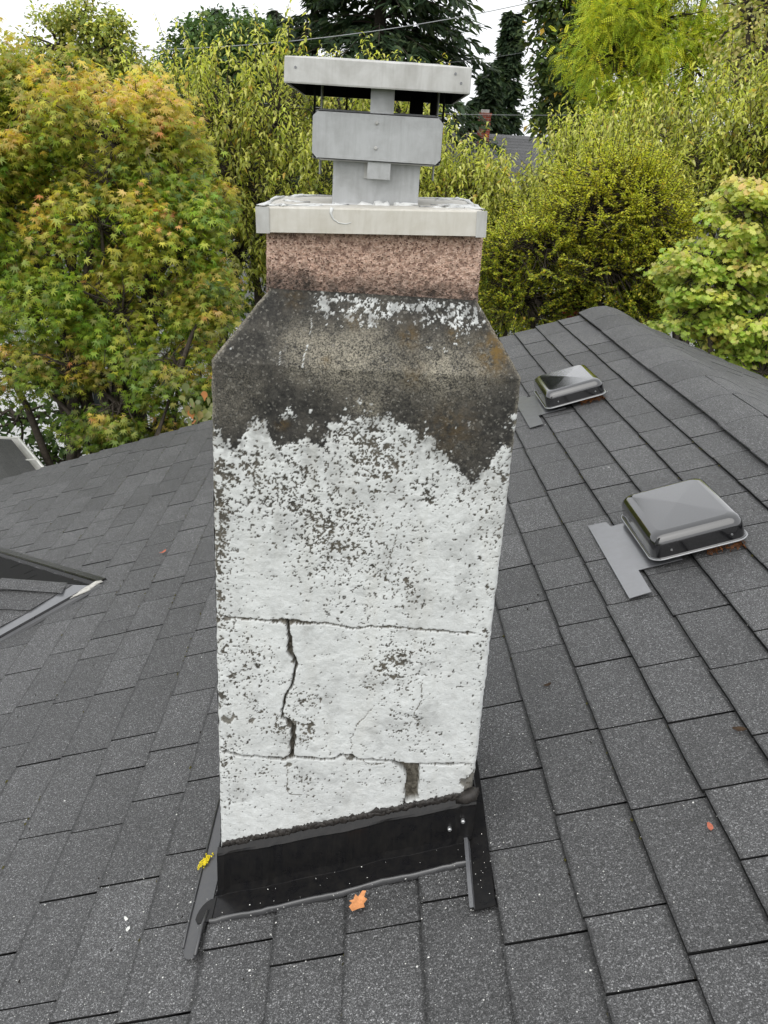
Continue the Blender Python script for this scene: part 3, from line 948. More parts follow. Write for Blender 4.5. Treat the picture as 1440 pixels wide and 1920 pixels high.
def stucco_wall(p0, p1, nrm, res, seed):
    p0, p1 = np.array(p0, float), np.array(p1, float)
    L = np.linalg.norm(p1 - p0)
    n_, m_ = int(L / res), int((SZ1 - SZ0) / res)
    tt, zz = np.meshgrid(np.linspace(0, 1, n_), np.linspace(SZ0, SZ1, m_))
    s = tt * L
    h = fbm(s, zz, .0048, seed, 3, .6)
    h = np.clip((h - .25) / .5, 0, 1)
    big = fbm(s, zz, .05, seed + 3, 2)
    edge = np.minimum(s, L - s)
    P = p0 + (p1 - p0) * tt[..., None]
    P = np.concatenate([P, zz[..., None]], -1)
    off = .0036 * (h - .5) + .004 * (big - .5) - .004 * np.clip(1 - edge / .006, 0, 1) ** 2
    P[..., :2] += np.array(nrm)[None, None] * off[..., None]
    nz = fbm(s, zz, .03, seed + 7, 4)
    soot = np.clip(sst(SZ0 + .060, SZ0 + .016, zz + .05 * (nz - .5)) * .95 + .55 * sst(SZ1 - .03, SZ1, zz + .02 * (nz - .5))
                   + .8 * sst(.05, 0., s) * sst(.4, .6, nz) * sst(SZ0 + .07, SZ0, zz) + .30 * sst(.55, .75, nz), 0, 1)
    return P.reshape(-1, 3), grid_faces(m_, n_), np.stack([h, soot, soot * 0], -1).reshape(-1, 3)


VV, FF, CC, n0 = [], [], [], 0
for p0, p1, nr_, res, sd in (((SX0, SY0), (SX1, SY0), (0, -1), .0019, 4), ((SX1, SY0), (SX1, SY1), (1, 0), .004, 5),
                             ((SX1, SY1), (SX0, SY1), (0, 1), .006, 6), ((SX0, SY1), (SX0, SY0), (-1, 0), .004, 7)):
    v_, f_, c_ = stucco_wall(p0, p1, nr_, res, sd)
    VV.append(v_); FF.append(f_ + n0); CC.append(c_); n0 += len(v_)
obj('stack', mesh('stack', np.concatenate(VV), np.concatenate(FF), True, np.concatenate(CC)), M['stucco'], chimney)

# --- metal crown: folded cream skirt, tilted a little, sealant smeared over its top
CT = math.radians(2.2)                                   # crown tilt, right side up
cx_, cz_ = -.012, 5.2205
ctilt = lambda q: np.array([cx_ + (q[0] - cx_) * math.cos(CT) - (q[2] - cz_) * math.sin(CT), q[1], cz_ + (q[0] - cx_) * math.sin(CT) + (q[2] - cz_) * math.cos(CT)])
CX0, CX1, CY0, CY1 = -.1850, .1560, D + .036, D + .365
CZ0, CZ1 = 5.1850, 5.2225
mb = MB()


def rrect(x0, x1, y0, y1, r, z, n=3):
    out = []
    for cx, cy, a0 in ((x1 - r, y0 + r, -90), (x1 - r, y1 - r, 0), (x0 + r, y1 - r, 90), (x0 + r, y0 + r, 180)):
        for i in range(n + 1):
            a = math.radians(a0 + 90 * i / n)
            out.append((cx + r * math.cos(a), cy + r * math.sin(a), z))
    return out


def ring_loft(mb, rings, tf=lambda q: q, top=True):
    k = len(rings[0])
    n0 = len(mb.v)
    mb.v += [tuple(map(float, tf(np.array(q, float)))) for rr in rings for q in rr]
    mb.f += [(n0 + i * k + j, n0 + i * k + (j + 1) % k, n0 + (i + 1) * k + (j + 1) % k, n0 + (i + 1) * k + j) for i in range(len(rings) - 1) for j in range(k)]
    if top: mb.f.append(tuple(n0 + (len(rings) - 1) * k + j for j in range(k)))


ring_loft(mb, [rrect(CX0 + .002, CX1 - .002, CY0 + .002, CY1 - .002, .003, CZ0),
               rrect(CX0, CX1, CY0, CY1, .003, CZ0 + .0005),
               rrect(CX0, CX1, CY0, CY1, .003, CZ1 - .003), rrect(CX0 + .001, CX1 - .001, CY0 + .001, CY1 - .001, .003, CZ1 - .0008),
               rrect(CX0 + .004, CX1 - .004, CY0 + .004, CY1 - .004, .003, CZ1),
               rrect(CX0 + .02, CX1 - .02, CY0 + .02, CY1 - .02, .003, CZ1 + .001)], ctilt)
crown = mb.build('crown', M['cream'], chimney)
for x0, x1 in ((CX0 - .0022, CX0 + .018), (CX1 - .012, CX1 + .0035)):
    mb = MB()                                             # corner straps folded over the skirt ends
    q = [(x0, CY0 - .0022, CZ0 - .001), (x1, CY0 - .0022, CZ0 - .001), (x1, CY0 - .0022, CZ1 - .001), (x0, CY0 - .0022, CZ1 - .001)]
    mb.prism([ctilt(np.array(p)) for p in q], (0, .012, 0))
    mb.build('corner_strap', M['galv_pale'], crown)
sr = np.random.default_rng(12)
mb = MB()


def smear(x0, y0, x1, y1, w, n=7, rr=sr):
    pts, rad = [], []
    for i in range(n):
        t = i / (n - 1)
        p = np.array([x0 + (x1 - x0) * t, y0 + (y1 - y0) * t, CZ1 + .001]) + rr.normal(0, .0025, 3) * (1, 1, .15)
        pts.append(ctilt(p)); rad.append(w * (.5 + rr.random()) * (1 if 0 < i < n - 1 else .4))
    n0 = len(mb.v); mb.tube(pts, rad, 7)
    for i_ in range(n0, len(mb.v)):
        q = mb.v[i_]; zc = CZ1 + .0015 + (q[0] - cx_) * math.sin(CT)
        mb.v[i_] = (q[0] + rr.normal(0, .0012), q[1] + rr.normal(0, .002), zc + (q[2] - zc) * .38 + rr.normal(0, .0006))


for a in ((-.186, CY0 + .002, -.14, CY0 + .012, .0045), (-.184, CY0 + .02, -.178, CY1 - .02, .005), (-.15, CY0 + .006, -.09, CY0 + .02, .003),
          (-.165, CY1 - .06, -.13, CY1 - .03, .007), (-.13, CY0 + .03, -.05, CY0 + .05, .003), (.06, CY0 + .04, .13, CY0 + .03, .003), (.10, CY1 - .03, .15, CY1 - .05, .006),
          (.12, CY0 + .06, .152, CY0 + .01, .006), (.152, CY0 + .004, .149, CY1 - .02, .0055), (-.16, CY1 - .005, .15, CY1 - .006, .0035),
          (.08, CY0 + .10, .15, CY0 + .09, .004), (-.12, CY0 + .10, -.16, CY0 + .14, .005), (.10, CY1 - .08, .145, CY1 - .02, .006)):
    smear(*a)
mb.build('sealant', M['sealant'], crown, True)
mb = MB()                                                 # a thin curved run of sealant on the skirt front
pts = [ctilt(np.array([x, CY0 - .0006, z])) for x, z in ((-.073, 5.2225), (-.075, 5.215), (-.071, 5.206), (-.063, 5.201), (-.052, 5.1995), (-.044, 5.202))]
mb.tube(pts, [.003, .0022, .0011, .0008, .0007, .0005], 6)
mb.v = [(q[0], CY0 - .0006 + (q[1] - CY0) * .25, q[2]) for q in mb.v]
mb.build('sealant_run', M['sealant'], crown, True)

# --- black apron flashing across the front, screws, sealant line
ztop_f = lambda x: 3.992 + (x + .2535) * (4.150 - 3.992) / .491
AX0, AX1 = -.2585, .2445
rows_l, rows_f, rows_b = [], [], []
fr = np.random.default_rng(3)
for i, x in enumerate(np.linspace(AX0, AX1, 40)):
    wv = .0018 * math.sin(i * .55) + .0014 * math.sin(i * .23 + 1) + fr.normal(0, .0006)
    zt = ztop_f(x)
    zb = roofz(x)
    yF = D - .014 + wv
    flange = .060 - .012 * (x - AX0) / .5
    fl = lambda q, h: np.array([x, yF - q, roofz(x)]) + h * EN
    rows_f.append([(x, D - .003, zt + .013), (x, D - .012 + wv * .5, zt + .004), (x, yF - .001, zt), (x, yF, zt - .004), (x, yF + .001, zb + .035), fl(.001, .0175), fl(.0025, .0170), fl(flange, .0168)])
    rows_b.append([fl(flange - .003, .0168), fl(flange - .001, .0205), fl(flange + .0030, .0215), fl(flange + .0055, .0195), fl(flange + .0065, .0100)])
mb = MB(); mb.strip([r_[::-1] for r_ in rows_f])
# rounded tab running past the left corner
tab = []
for a in np.linspace(0, math.pi * .5, 7):
    tab.append(on_roof(AX0 - .030 * math.sin(a), D - .014 - .050 + .046 * math.cos(a), .0185))
poly = [on_roof(AX0 + .004, D - .014 - .002, .0185)] + tab + [on_roof(AX0 - .024, D - .075, .0185), on_roof(AX0 + .004, D - .075, .0185)]
mb.prism(poly, -.002 * EN)
apron = mb.build('apron_flashing', M['black_metal'], chimney)
MB().strip([r_[::-1] for r_ in rows_b]).build('hem', M['black_hem'], apron, True)
for px_, py_ in ((462, 1674), (769, 1609), (843, 1555), (868, 1540)):
    P = at(px_, py_, D - .0165)
    m2 = MB(); m2.tube([P + (0, .004, 0), P + (0, -.002, 0), P + (0, -.0035, 0)], [.0042, .0042, .0025], 10)
    m2.build('screw', M['screw'], apron)
mb = MB()
for lo, hi, w in ((0, 34, .0062), (3, 38, .004)):
    pts, rad = [], []
    for i in range(140):
        x = -.250 + .484 * i / 139
        pts.append((x, D - .0035, ztop_f(x) + .0165 + fr.normal(0, .0022) + (.004 if w < .005 else 0)))
        rad.append(max(.0025, w + fr.normal(0, .0016)))
    mb.tube(pts, rad, 6)
mb.tube([(.205, D - .006, ztop_f(.205) + .014), (.222, D - .010, ztop_f(.222) + .017), (.236, D - .008, ztop_f(.236) + .020), (.244, D + .002, ztop_f(.24) + .022)], [.006, .013, .014, .008], 8)
mb.v = [(q[0], D - .003 + (q[1] - D + .003) * (.5 if q[0] < .2 else 1.), q[2] + fr.normal(0, .0014)) for q in mb.v]
mb.build('sealant_line', M['tar'], chimney, True)

# --- side flashings lying on the roof, running past the front corners
mb = MB()
pl = [(-.262, D + BD), (-.262, D - .05), (-.270, 1.215), (-.270, 1.165), (-.283, 1.162), (-.293, 1.168), (-.298, 1.185), (-.300, 1.25), (-.302, D + BD)]
mb.prism([on_roof(x, y, .0165) for x, y in pl], -.0025 * EN)
lf = mb.build('side_flashing', M['charcoal_flash'], chimney)
mb = MB()
mb.tube([on_roof(-.271, 1.166, .019), on_roof(-.271, 1.235, .019), on_roof(-.266, 1.27, .018)], .0032, 8)
mb.tube([on_roof(-.300, 1.19, .0180), on_roof(-.3015, 1.26, .0180), on_roof(-.3035, D + BD, .0180)], .0022, 6)
mb.build('hem', M['charcoal_flash'], lf, True)
mb = MB()
pl = [(.2440, D + BD), (.2440, D + .0), (.2400, 1.138), (.277, 1.140), (.283, D + .10), (.285, D + BD)]
mb.prism([on_roof(x, y, .0165) for x, y in pl][::-1], -.0025 * EN)
rf = mb.build('side_flashing', M['black_metal'], chimney)
mb = MB()
mb.strip([[on_roof(.2315, 1.140, .012), on_roof(.2330, 1.140, .024), on_roof(.2400, 1.139, .024), on_roof(.2420, 1.139, .012)],
          [on_roof(.2330, 1.20, .012), on_roof(.2345, 1.20, .026), on_roof(.2415, 1.20, .026), on_roof(.2435, 1.20, .012)],
          [on_roof(.2360, D - .03, .012), on_roof(.2375, D - .03, .028), on_roof(.2445, D - .03, .028), on_roof(.2465, D - .03, .012)],
          [on_roof(.2385, D + .05, .012), on_roof(.2395, D + .05, .028), on_roof(.2450, D + .05, .028), on_roof(.2470, D + .05, .012)]])
mb.build('rib', M['grey_flash'], rf)
for sx, xx in ((-1, -.2570), (1, .2432)):
    mb = MB()                                          # upright legs against the chimney sides
    a, b = np.array([xx, D - .010, 0]), np.array([xx, D + BD, 0])
    zz_ = roofz(xx)
    mb.prism([(xx, a[1], zz_ + .005), (xx, b[1], zz_ + .005), (xx, b[1], zz_ + .125), (xx, a[1], zz_ + .125)], (sx * .0022, 0, 0))
    mb.build('upright_flashing', M['black_metal'], chimney)

# ================================================================== THE METAL CAP ON TOP
capx, capy = -.0115, D + .20
cap = empty('chimney_cowl', (capx, capy, 5.222), 'galvanised metal chimney cap with a flat hood above a baffle plate', 'chimney cap')
# flue collar
mb = MB()
FX0, FX1, FY0, FY1 = -.0770, .0575, D + .105, D + .285
ring_loft(mb, [rrect(FX0 - .002, FX1 + .002, FY0 - .002, FY1 + .002, .002, 5.214), rrect(FX0, FX1, FY0, FY1, .002, 5.224), rrect(FX0, FX1, FY0, FY1, .002, 5.318)], top=False)
ring_loft(mb, [rrect(FX0 + .0015, FX1 - .0015, FY0 + .0015, FY1 - .0015, .002, 5.318), rrect(FX0 + .0015, FX1 - .0015, FY0 + .0015, FY1 - .0015, .002, 5.22)][::1], top=True)
collar = mb.build('flue_collar', M['galv'], cap)
mb = MB()
mb.prism([(-.029, FY0 - .0045, 5.262), (.004, FY0 - .0045, 5.2625), (.004, FY0 - .0045, 5.300), (-.029, FY0 - .0045, 5.300)][::1], (0, .004, 0))
tabm = mb.build('mounting_tab', M['galv_pale'], collar)
mb = MB(); mb.tube([(-.0130, FY0 - .0040, 5.2765), (-.0130, FY0 - .0062, 5.2765)], .0037, 12); mb.build('screw_hole', M['hole'], collar)
mb = MB()
q0 = sr
for (x0, x1, w) in ((FX0 - .004, FX0 + .02, .006), (-.035, .0, .007), (-.015, .012, .009), (.02, FX1, .0035), (FX0, FX1, .003)):
    pts, rad = [], []
    for i in range(7):
        t = i / 6
        pts.append((x0 + (x1 - x0) * t, FY0 - .003 + q0.normal(0, .002), 5.222 + .016 * (x0 + (x1 - x0) * t) / .2 + q0.normal(0, .002)))
        rad.append(w * (.4 + .8 * q0.random()))
    mb.tube(pts, rad, 7)
mb.build('sealant', M['sealant'], collar, True)
# four baffle plates with clipped corners, gaps at the corners
PX0, PX1, PY0, PY1, PZ0, PZ1 = -.1080, .0860, D + .078, D + .322, 5.2865, 5.3525
mb0 = []


def plate(a, b, out, mat=M['galv']):
    """vertical plate from plan point a to b, folded lips at top and bottom, clipped corners"""
    a, b, out = np.array([*a, 0.]), np.array([*b, 0.]), np.array([*out, 0.])
    e = (b - a) / np.linalg.norm(b - a)
    cl_ = .008
    zf = lambda p, z: p + np.array([0, 0, z])
    poly = [zf(a, PZ0 + cl_), zf(a + cl_ * e, PZ0), zf(b - cl_ * e, PZ0), zf(b, PZ0 + cl_), zf(b, PZ1 - cl_), zf(b - cl_ * e, PZ1), zf(a + cl_ * e, PZ1), zf(a, PZ1 - cl_)]
    m2 = MB(); m2.prism(poly, -.0014 * out)
    # lips folded back
    m2.prism([zf(a + cl_ * e, PZ1), zf(b - cl_ * e, PZ1), zf(b - 1.6 * cl_ * e, PZ1 + .003) - .012 * out, zf(a + 1.6 * cl_ * e, PZ1 + .003) - .012 * out], (0, 0, -.0012))
    m2.prism([zf(a + cl_ * e, PZ0 + .0012), zf(b - cl_ * e, PZ0 + .0012), zf(b - 1.6 * cl_ * e, PZ0 - .001) - .012 * out, zf(a + 1.6 * cl_ * e, PZ0 - .001) - .012 * out], (0, 0, -.0012))
    return m2.build('baffle_plate', mat, cap)


fp = plate((PX0, PY0), (PX1, PY0), (0, -1))
plate((PX0 - .001, PY0 + .016), (PX0 - .001, PY1 - .016), (-1, 0))
plate((PX1 + .001, PY0 + .016), (PX1 + .001, PY1 - .016), (1, 0))
plate((PX0, PY1), (PX1, PY1), (0, 1))
for z in (5.340, 5.3055):
    m2 = MB(); m2.tube([(-.0125, PY0 + .001, z), (-.0125, PY0 - .002, z), (-.0125, PY0 - .003, z)], [.0028, .0028, .0016], 10)
    m2.build('rivet', M['galv_pale'], fp)
# brackets: flat straps front and back, corner rods, inner cross strap
HZ0 = 5.384
strap_at = [((-.0235, PY0 + .0035), (.0115, PY0 + .0035)), ((-.0235, PY1 - .0035), (.0115, PY1 - .0035))]
for (x0, y0), (x1, y1) in strap_at:
    m2 = MB(); m2.prism([(x0, y0, 5.262), (x1, y1, 5.262), (x1, y1, HZ0 + .03), (x0, y0, HZ0 + .03)], (0, .0016, 0)); m2.build('strap', M['galv'], cap)
for xx in (PX0 + .004, PX1 - .004):
    m2 = MB(); m2.prism([(xx, capy - .018, 5.262), (xx, capy + .018, 5.262), (xx, capy + .018, HZ0 + .03), (xx, capy - .018, HZ0 + .03)], (.0016, 0, 0)); m2.build('strap', M['galv'], cap)
for x, y in ((PX0 + .002, PY0 + .004), (PX1 - .001, PY0 + .004), (PX0 + .040, PY1 - .01), (PX1 - .030, PY1 - .012)):
    m2 = MB(); m2.tube([(x, y, 5.29), (x, y, HZ0 + .03)], .0019, 6); m2.build('rod', M['dark_inside'], cap)
m2 = MB(); m2.box((.042, capy + .05, 5.356), (.085, .012, .006)).box((.079, capy + .05, 5.375), (.012, .012, .05)).box((.050, capy + .05, 5.372), (.022, .03, .03))
m2.build('damper_bracket', M['dark_inside'], cap)
# hood
HX0, HX1, HY0, HY1 = -.1475, .1190, D + .046, D + .372
htl = lambda q: np.array([q[0], q[1], q[2] + .006 * (q[1] - HY0)])
mb = MB()
ring_loft(mb, [rrect(HX0 + .003, HX1 - .003, HY0 + .003, HY1 - .003, .003, HZ0 + .030),
               rrect(HX0 + .0015, HX1 - .0015, HY0 + .0015, HY1 - .0015, .002, HZ0 + .0005),
               rrect(HX0, HX1, HY0, HY1, .002, HZ0), rrect(HX0 - .0005, HX1 + .0005, HY0 - .0005, HY1 + .0005, .002, HZ0 + .002),
               rrect(HX0, HX1, HY0, HY1, .002, HZ0 + .033), rrect(HX0 + .001, HX1 - .001, HY0 + .001, HY1 - .001, .002, HZ0 + .0345),
               rrect(HX0 + .05, HX1 - .05, HY0 + .05, HY1 - .05, .002, HZ0 + .040)], htl)
mb.f.append(tuple(range(16))[::-1])
hood = mb.build('hood', M['galv_pale'], cap)
mb = MB()
mb.prism([(HX0 + .004, HY0 + .004, HZ0 + .0285), (HX1 - .004, HY0 + .004, HZ0 + .0285), (HX1 - .004, HY1 - .004, HZ0 + .0305), (HX0 + .004, HY1 - .004, HZ0 + .0305)], (0, 0, -.0015))
ring_loft(mb, [rrect(HX0 + .0035, HX1 - .0035, HY0 + .0035, HY1 - .0035, .002, HZ0 + .002), rrect(HX0 + .0042, HX1 - .0042, HY0 + .0042, HY1 - .0042, .002, HZ0 + .029)], top=False)
mb.build('dark_lining', M['dark_inside'], hood)  # near-black lining over the hood's underside and inner walls
for x, z in ((HX0 + .016, HZ0 + .0205), (HX1 - .014, HZ0 + .0135), (HX1 - .023, HZ0 + .025)):
    m2 = MB(); m2.tube([(x, HY0 + .001, z), (x, HY0 - .0012, z)], .0019, 8); m2.build('rivet', M['grey_flash'], hood)

# ================================================================== ROOF VENTS
def roof_vent(uc, vc, label, seed):
    base = rp(uc, vc)
    t = empty('roof_vent', base, label, 'roof vent', 'low black metal roof vents on the right slope')
    W, L = .270, .345
    f = lambda u, v, h: rp(uc + u, vc + v, h)
    tr = np.random.default_rng(seed)
    # sheet metal flange: wide lower strip and the neck up to the throat
    m2 = MB()
    x_l = -W / 2 - .108
    pl = [(x_l, -.30), (x_l + .062, -.295), (x_l + .064, -.165), (x_l + .19, -.165), (x_l + .19, .145), (x_l + .066, .145), (x_l + .060, .185), (x_l + .002, .19)]
    m2.prism([f(u, v, .0175) for u, v in pl], -.002 * EN)
    m2.build('flange', M['grey_flash'], t)
    m2 = MB()                                   # throat
    ring_loft(m2, [rrect(-W / 2 + .035, W / 2 - .03, -L / 2 + .05, L / 2 - .04, .02, .004), rrect(-W / 2 + .045, W / 2 - .03, -L / 2 + .055, L / 2 - .04, .02, .060)], lambda q: f(*q))
    m2.build('throat', M['dark_inside'], t)
    rings, rim = [], .036
    prof = [(-.0045, .0), (-.005, .0018), (-.0008, .0030), (.0003, .0038), (.0004, .0060), (.0022, .040), (.0023, .0415), (.0050, .052), (.0110, .0620), (.020, .0685), (.034, .0720)]
    for ins, h in prof:
        rings.append(rrect(-W / 2 + ins, W / 2 - ins, -L / 2 + ins, L / 2 - ins, max(.012, .034 - ins * .4), rim + h, 6))
    m2 = MB()
    ring_loft(m2, [rrect(-W / 2 + .004, W / 2 - .004, -L / 2 + .004, L / 2 - .004, .03, rim + .006, 6)] + rings, lambda q: f(*q), False)
    k = len(rings[0]); n0 = len(m2.v)
    m2.v.append(tuple(f(0, 0, rim + .0765)))
    st = n0 - k
    m2.f += [(st + j, st + (j + 1) % k, n0) for j in range(k)]
    me = mesh('hood', m2.v, m2.f, True)
    # sharp creases from the corners to the peak
    nf = len(me.polygons)
    for p in list(me.polygons)[nf - k:]: p.use_smooth = False
    hd = obj('hood', me, M['vent'], t)
    m2 = MB()
    ring = [np.array(f(*q)) for q in rrect(-W / 2 - .0045, W / 2 + .0045, -L / 2 - .0045, L / 2 + .0045, .036, rim + .0005, 6)]
    m2.tube(ring + ring[:2], .0019, 6, False)
    m2.build('rim', M['vent_rim'], hd, True)
    for v_, u_ in ((-L / 2 + .003, -W / 2 + .055), (-L / 2 + .003, W / 2 - .045)):
        a = f(u_, v_, rim + .022)
        m2 = MB(); m2.tube([a, a - .004 * EV], [.0034, .0028], 8); m2.build('screw', M['screw'], hd)
    # rusty needles and dirt trapped under the lip
    m2 = MB()
    for i in range(130):
        u = tr.uniform(.02, W / 2 - .01); v_ = -L / 2 + tr.uniform(-.005, .05); h = tr.uniform(.012, .030)
        a = f(u, v_, h); d_ = tr.normal(0, 1, 3); d_ /= np.linalg.norm(d_)
        m2.tube([a - d_ * .007, a + d_ * .007], .0010, 3, False)
    tag(obj('dead_needles', mesh('dead_needles', m2.v, m2.f), M['rusty'], t), kind='stuff')
    return t


M['rusty'] = mat_plain('rusty_needles', (.16, .065, .025), .9, .5, 200, .1)
roof_vent(.735, 2.335, 'black square hooded roof vent nearer the viewer, below the ridge', 1)
roof_vent(.734, 3.91, 'black hooded roof vent farther up the roof, close beside the chimney shoulder', 2)

# ================================================================== THINGS LYING ON THE ROOF
def flat_leaf(name, outline, c, rot, mat, label, cat, curl=.25, group=None):
    n = len(outline); V = []
    ca, sa = math.cos(rot), math.sin(rot)
    for k_, sc in ((0, 1.), (1, .55)):
        for x, y in outline:
            x, y = x * sc, y * sc
            u, v_ = x * ca - y * sa, x * sa + y * ca
            V.append(c + u * EU + v_ * EV + (.003 + curl * (x * x + .5 * y * y) / .03) * EN)
    V.append(c + .003 * EN)
    F = [(i, (i + 1) % n, n + (i + 1) % n, n + i) for i in range(n)] + [(n + i, n + (i + 1) % n, 2 * n) for i in range(n)]
    o = obj(name, mesh(name, V, F), mat)
    m_ = o.modifiers.new('thickness', 'SOLIDIFY'); m_.thickness = .0006
    return tag(o, label, cat, group)


M['dry_leaf'] = mat_plain('dry_orange_leaf', (.62, .27, .11), .6, .25, 120, .3)
M['lichen'] = mat_plain('yellow_lichen', (.68, .55, .03), .9, .25, 200, .2)
M['flake'] = mat_plain('white_paint_flake', (.66, .66, .63), .8, .2, 200, .3)
ol = [(-.022, .002), (-.013, .014), (-.003, .012), (0, .020), (.005, .013), (.016, .014), (.012, .006), (.025, .002), (.026, -.006), (.014, -.006), (.010, -.015), (.0, -.012), (-.008, -.018), (-.012, -.008)]
flat_leaf('fallen_leaf', ol, on_roof(.0345, 1.2035, .021), math.radians(65), M['dry_leaf'], 'dry orange leaf fallen at the foot of the black flashing', 'leaf', .16)
m2 = MB()
lr = np.random.default_rng(77)
for i in range(120):
    a = lr.normal(0, .0045); q = lr.normal(0, .0085)
    c = on_roof(-.2985 + a + q * .35, 1.408 + q - abs(a) * .4, .0185 + lr.uniform(0, .003))
    w_ = lr.uniform(.0010, .0026)
    m2.tube([c - .0012 * EN, c + .0004 * EN, c + .0014 * EN], [w_ * .9, w_, w_ * .3], 5)
tag(m2.build('yellow_lichen', M['lichen']), 'bright yellow lichen clump on the flashing beside the chimney foot', 'lichen')
for i, (x, y, s_, lb) in enumerate(((-.444, 1.300, .008, 'pale greenish paint scrap on the shingles left of the chimney foot'),
                                    (-.432, 1.272, .0075, 'narrow white paint scrap lying just below the greenish scrap'),)):
    k_ = [(s_ * math.cos(a) * lr.uniform(.6, 1.2), s_ * .55 * math.sin(a) * lr.uniform(.6, 1.2)) for a in np.linspace(0, 6.28, 9)[:-1]]
    flat_leaf('paint_scrap', k_, on_roof(x, y, .011), lr.uniform(0, 3), M['flake'], lb, 'paint scrap', .1)
# flakes of white paint scattered over the shingles, thickest round the chimney foot: nobody could count them
V, F = [], []
n = 1750
cx = np.concatenate([lr.normal(-.02, .33, 1200), lr.uniform(-1.5, 1.3, n - 1200)])
cy = np.concatenate([1.30 + np.abs(lr.normal(0, .30, 1200)) * np.where(lr.random(1200) < .55, -1, 1), lr.uniform(.7, 5.2, n - 1200)])
m2 = MB()
for x, y in zip(cx, cy):
    if -.27 < x < .255 and y > D - .015 and y < D + BD: continue
    if -.29 < x < .25 and 1.24 < y < D and lr.random() < .7: continue
    s_ = min(.0045, .0010 * math.exp(lr.normal(0, .5)))
    c = on_roof(x, y, .0130 if not (-.31 < x < .29 and 1.15 < y < D) else .0195)
    a = lr.uniform(0, 6.28)
    d1 = s_ * (math.cos(a) * EU + math.sin(a) * EV); d2 = s_ * lr.uniform(.4, 1) * (-math.sin(a) * EU + math.cos(a) * EV)
    t_ = lr.uniform(.0003, .001) * EN
    m2.add([c + d1, c + d2, c - d1 * .8, c - d2, c + t_ * 2], [(0, 1, 4), (1, 2, 4), (2, 3, 4), (3, 0, 4)])
tag(m2.build('paint_flakes', M['flake']), 'scattered tiny flakes of white paint on the shingles', 'debris', kind='stuff')
# dirt crumbs and moss bits caught along the course edges
M['moss'] = mat_plain('dry_moss', (.075, .070, .022), .95, .5, 150, .1)
M['crumb'] = mat_plain('dark_dirt_crumb', (.022, .019, .015), .95, .4, 150, .1)
for nm, mt, cnt, lb in (('moss_bits', 'moss', 1500, 'small dry moss bits along the shingle edges'), ('dirt_crumbs', 'crumb', 420, 'dark dirt crumbs caught on the shingles')):
    m2 = MB()
    for i in range(cnt):
        kk = lr.integers(-16, 9)
        v_ = lr.uniform(.6, 5.3)
        if nm == 'moss_bits' and fbm(np.array(kk * 1.7), np.array(v_ * 2.), 1., 5) < .5: continue
        u = kk * EXPO - abs(lr.normal(0, .0022)) - .0015
        if nm == 'dirt_crumbs' and lr.random() < .5: u += lr.uniform(0, EXPO)
        P = rp(u, v_, .0085 if u > -.4 else .0115)
        if -.31 < P[0] < .29 and 1.15 < P[1] < D + BD: continue
        s_ = lr.uniform(.0012, .0042) * (1.25 if nm == 'moss_bits' and P[0] < -.3 else 1.)
        d1 = lr.normal(0, 1, 3); d1 /= np.linalg.norm(d1); d2 = np.cross(d1, EN); d2 /= np.linalg.norm(d2) + 1e-6
        m2.add([P + s_ * 1.6 * EV, P + s_ * d2, P - s_ * 1.4 * EV, P - s_ * .8 * d2, P + s_ * .9 * EN], [(0, 1, 4), (1, 2, 4), (2, 3, 4), (3, 0, 4)])
    tag(m2.build(nm, M[mt]), lb, 'debris', kind='stuff')
# single dark and coloured leaf crumbs one can make out
M['leaf_brown'] = mat_plain('brown_leaf_bit', (.045, .028, .016), .8, .4, 90, .2)
M['leaf_red'] = mat_plain('red_leaf_bit', (.40, .12, .07), .6, .3, 90, .3)
M['needle'] = mat_plain('straw_needle', (.50, .36, .12), .7, .2, 90, .3)
ol2 = [(math.cos(a) * (1 + .25 * math.sin(3 * a)), .5 * math.sin(a)) for a in np.linspace(0, 6.28, 10)[:-1]]
for x, y, s_, mt, lb in ((-.846, 3.30, .016, 'leaf_red', 'small orange leaf bit on the left slope above the cross gable'),
                         (.80, 1.45, .014, 'leaf_brown', 'curled dark leaf scrap on the right slope below the nearer vent'),
                         (.47, 1.75, .010, 'leaf_brown', 'small dark leaf crumb on the right slope beside the chimney'),
                         (.665, 1.215, .010, 'leaf_red', 'tiny red leaf bit in a shingle joint on the right slope')):
    flat_leaf('leaf_scrap', [(a * s_, b * s_) for a, b in ol2], on_roof(x, y, .012), lr.uniform(0, 3), M[mt], lb, 'leaf', .5)

# ================================================================== GROUND AND NEIGHBOURING BUILDINGS
g = G('lawn')
n = g.noise(g.pos(), 1.3, 6, .7)
M['lawn'] = g.done(g.ramp(n, (.3, (.030, .045, .012)), (.7, (.075, .085, .028))), .9, spec=.1)
tag(obj('ground', mesh('ground', [(-400, -200, 0), (400, -200, 0), (400, 600, 0), (-400, 600, 0)], [(0, 1, 2, 3)]), M['lawn']), kind='structure')

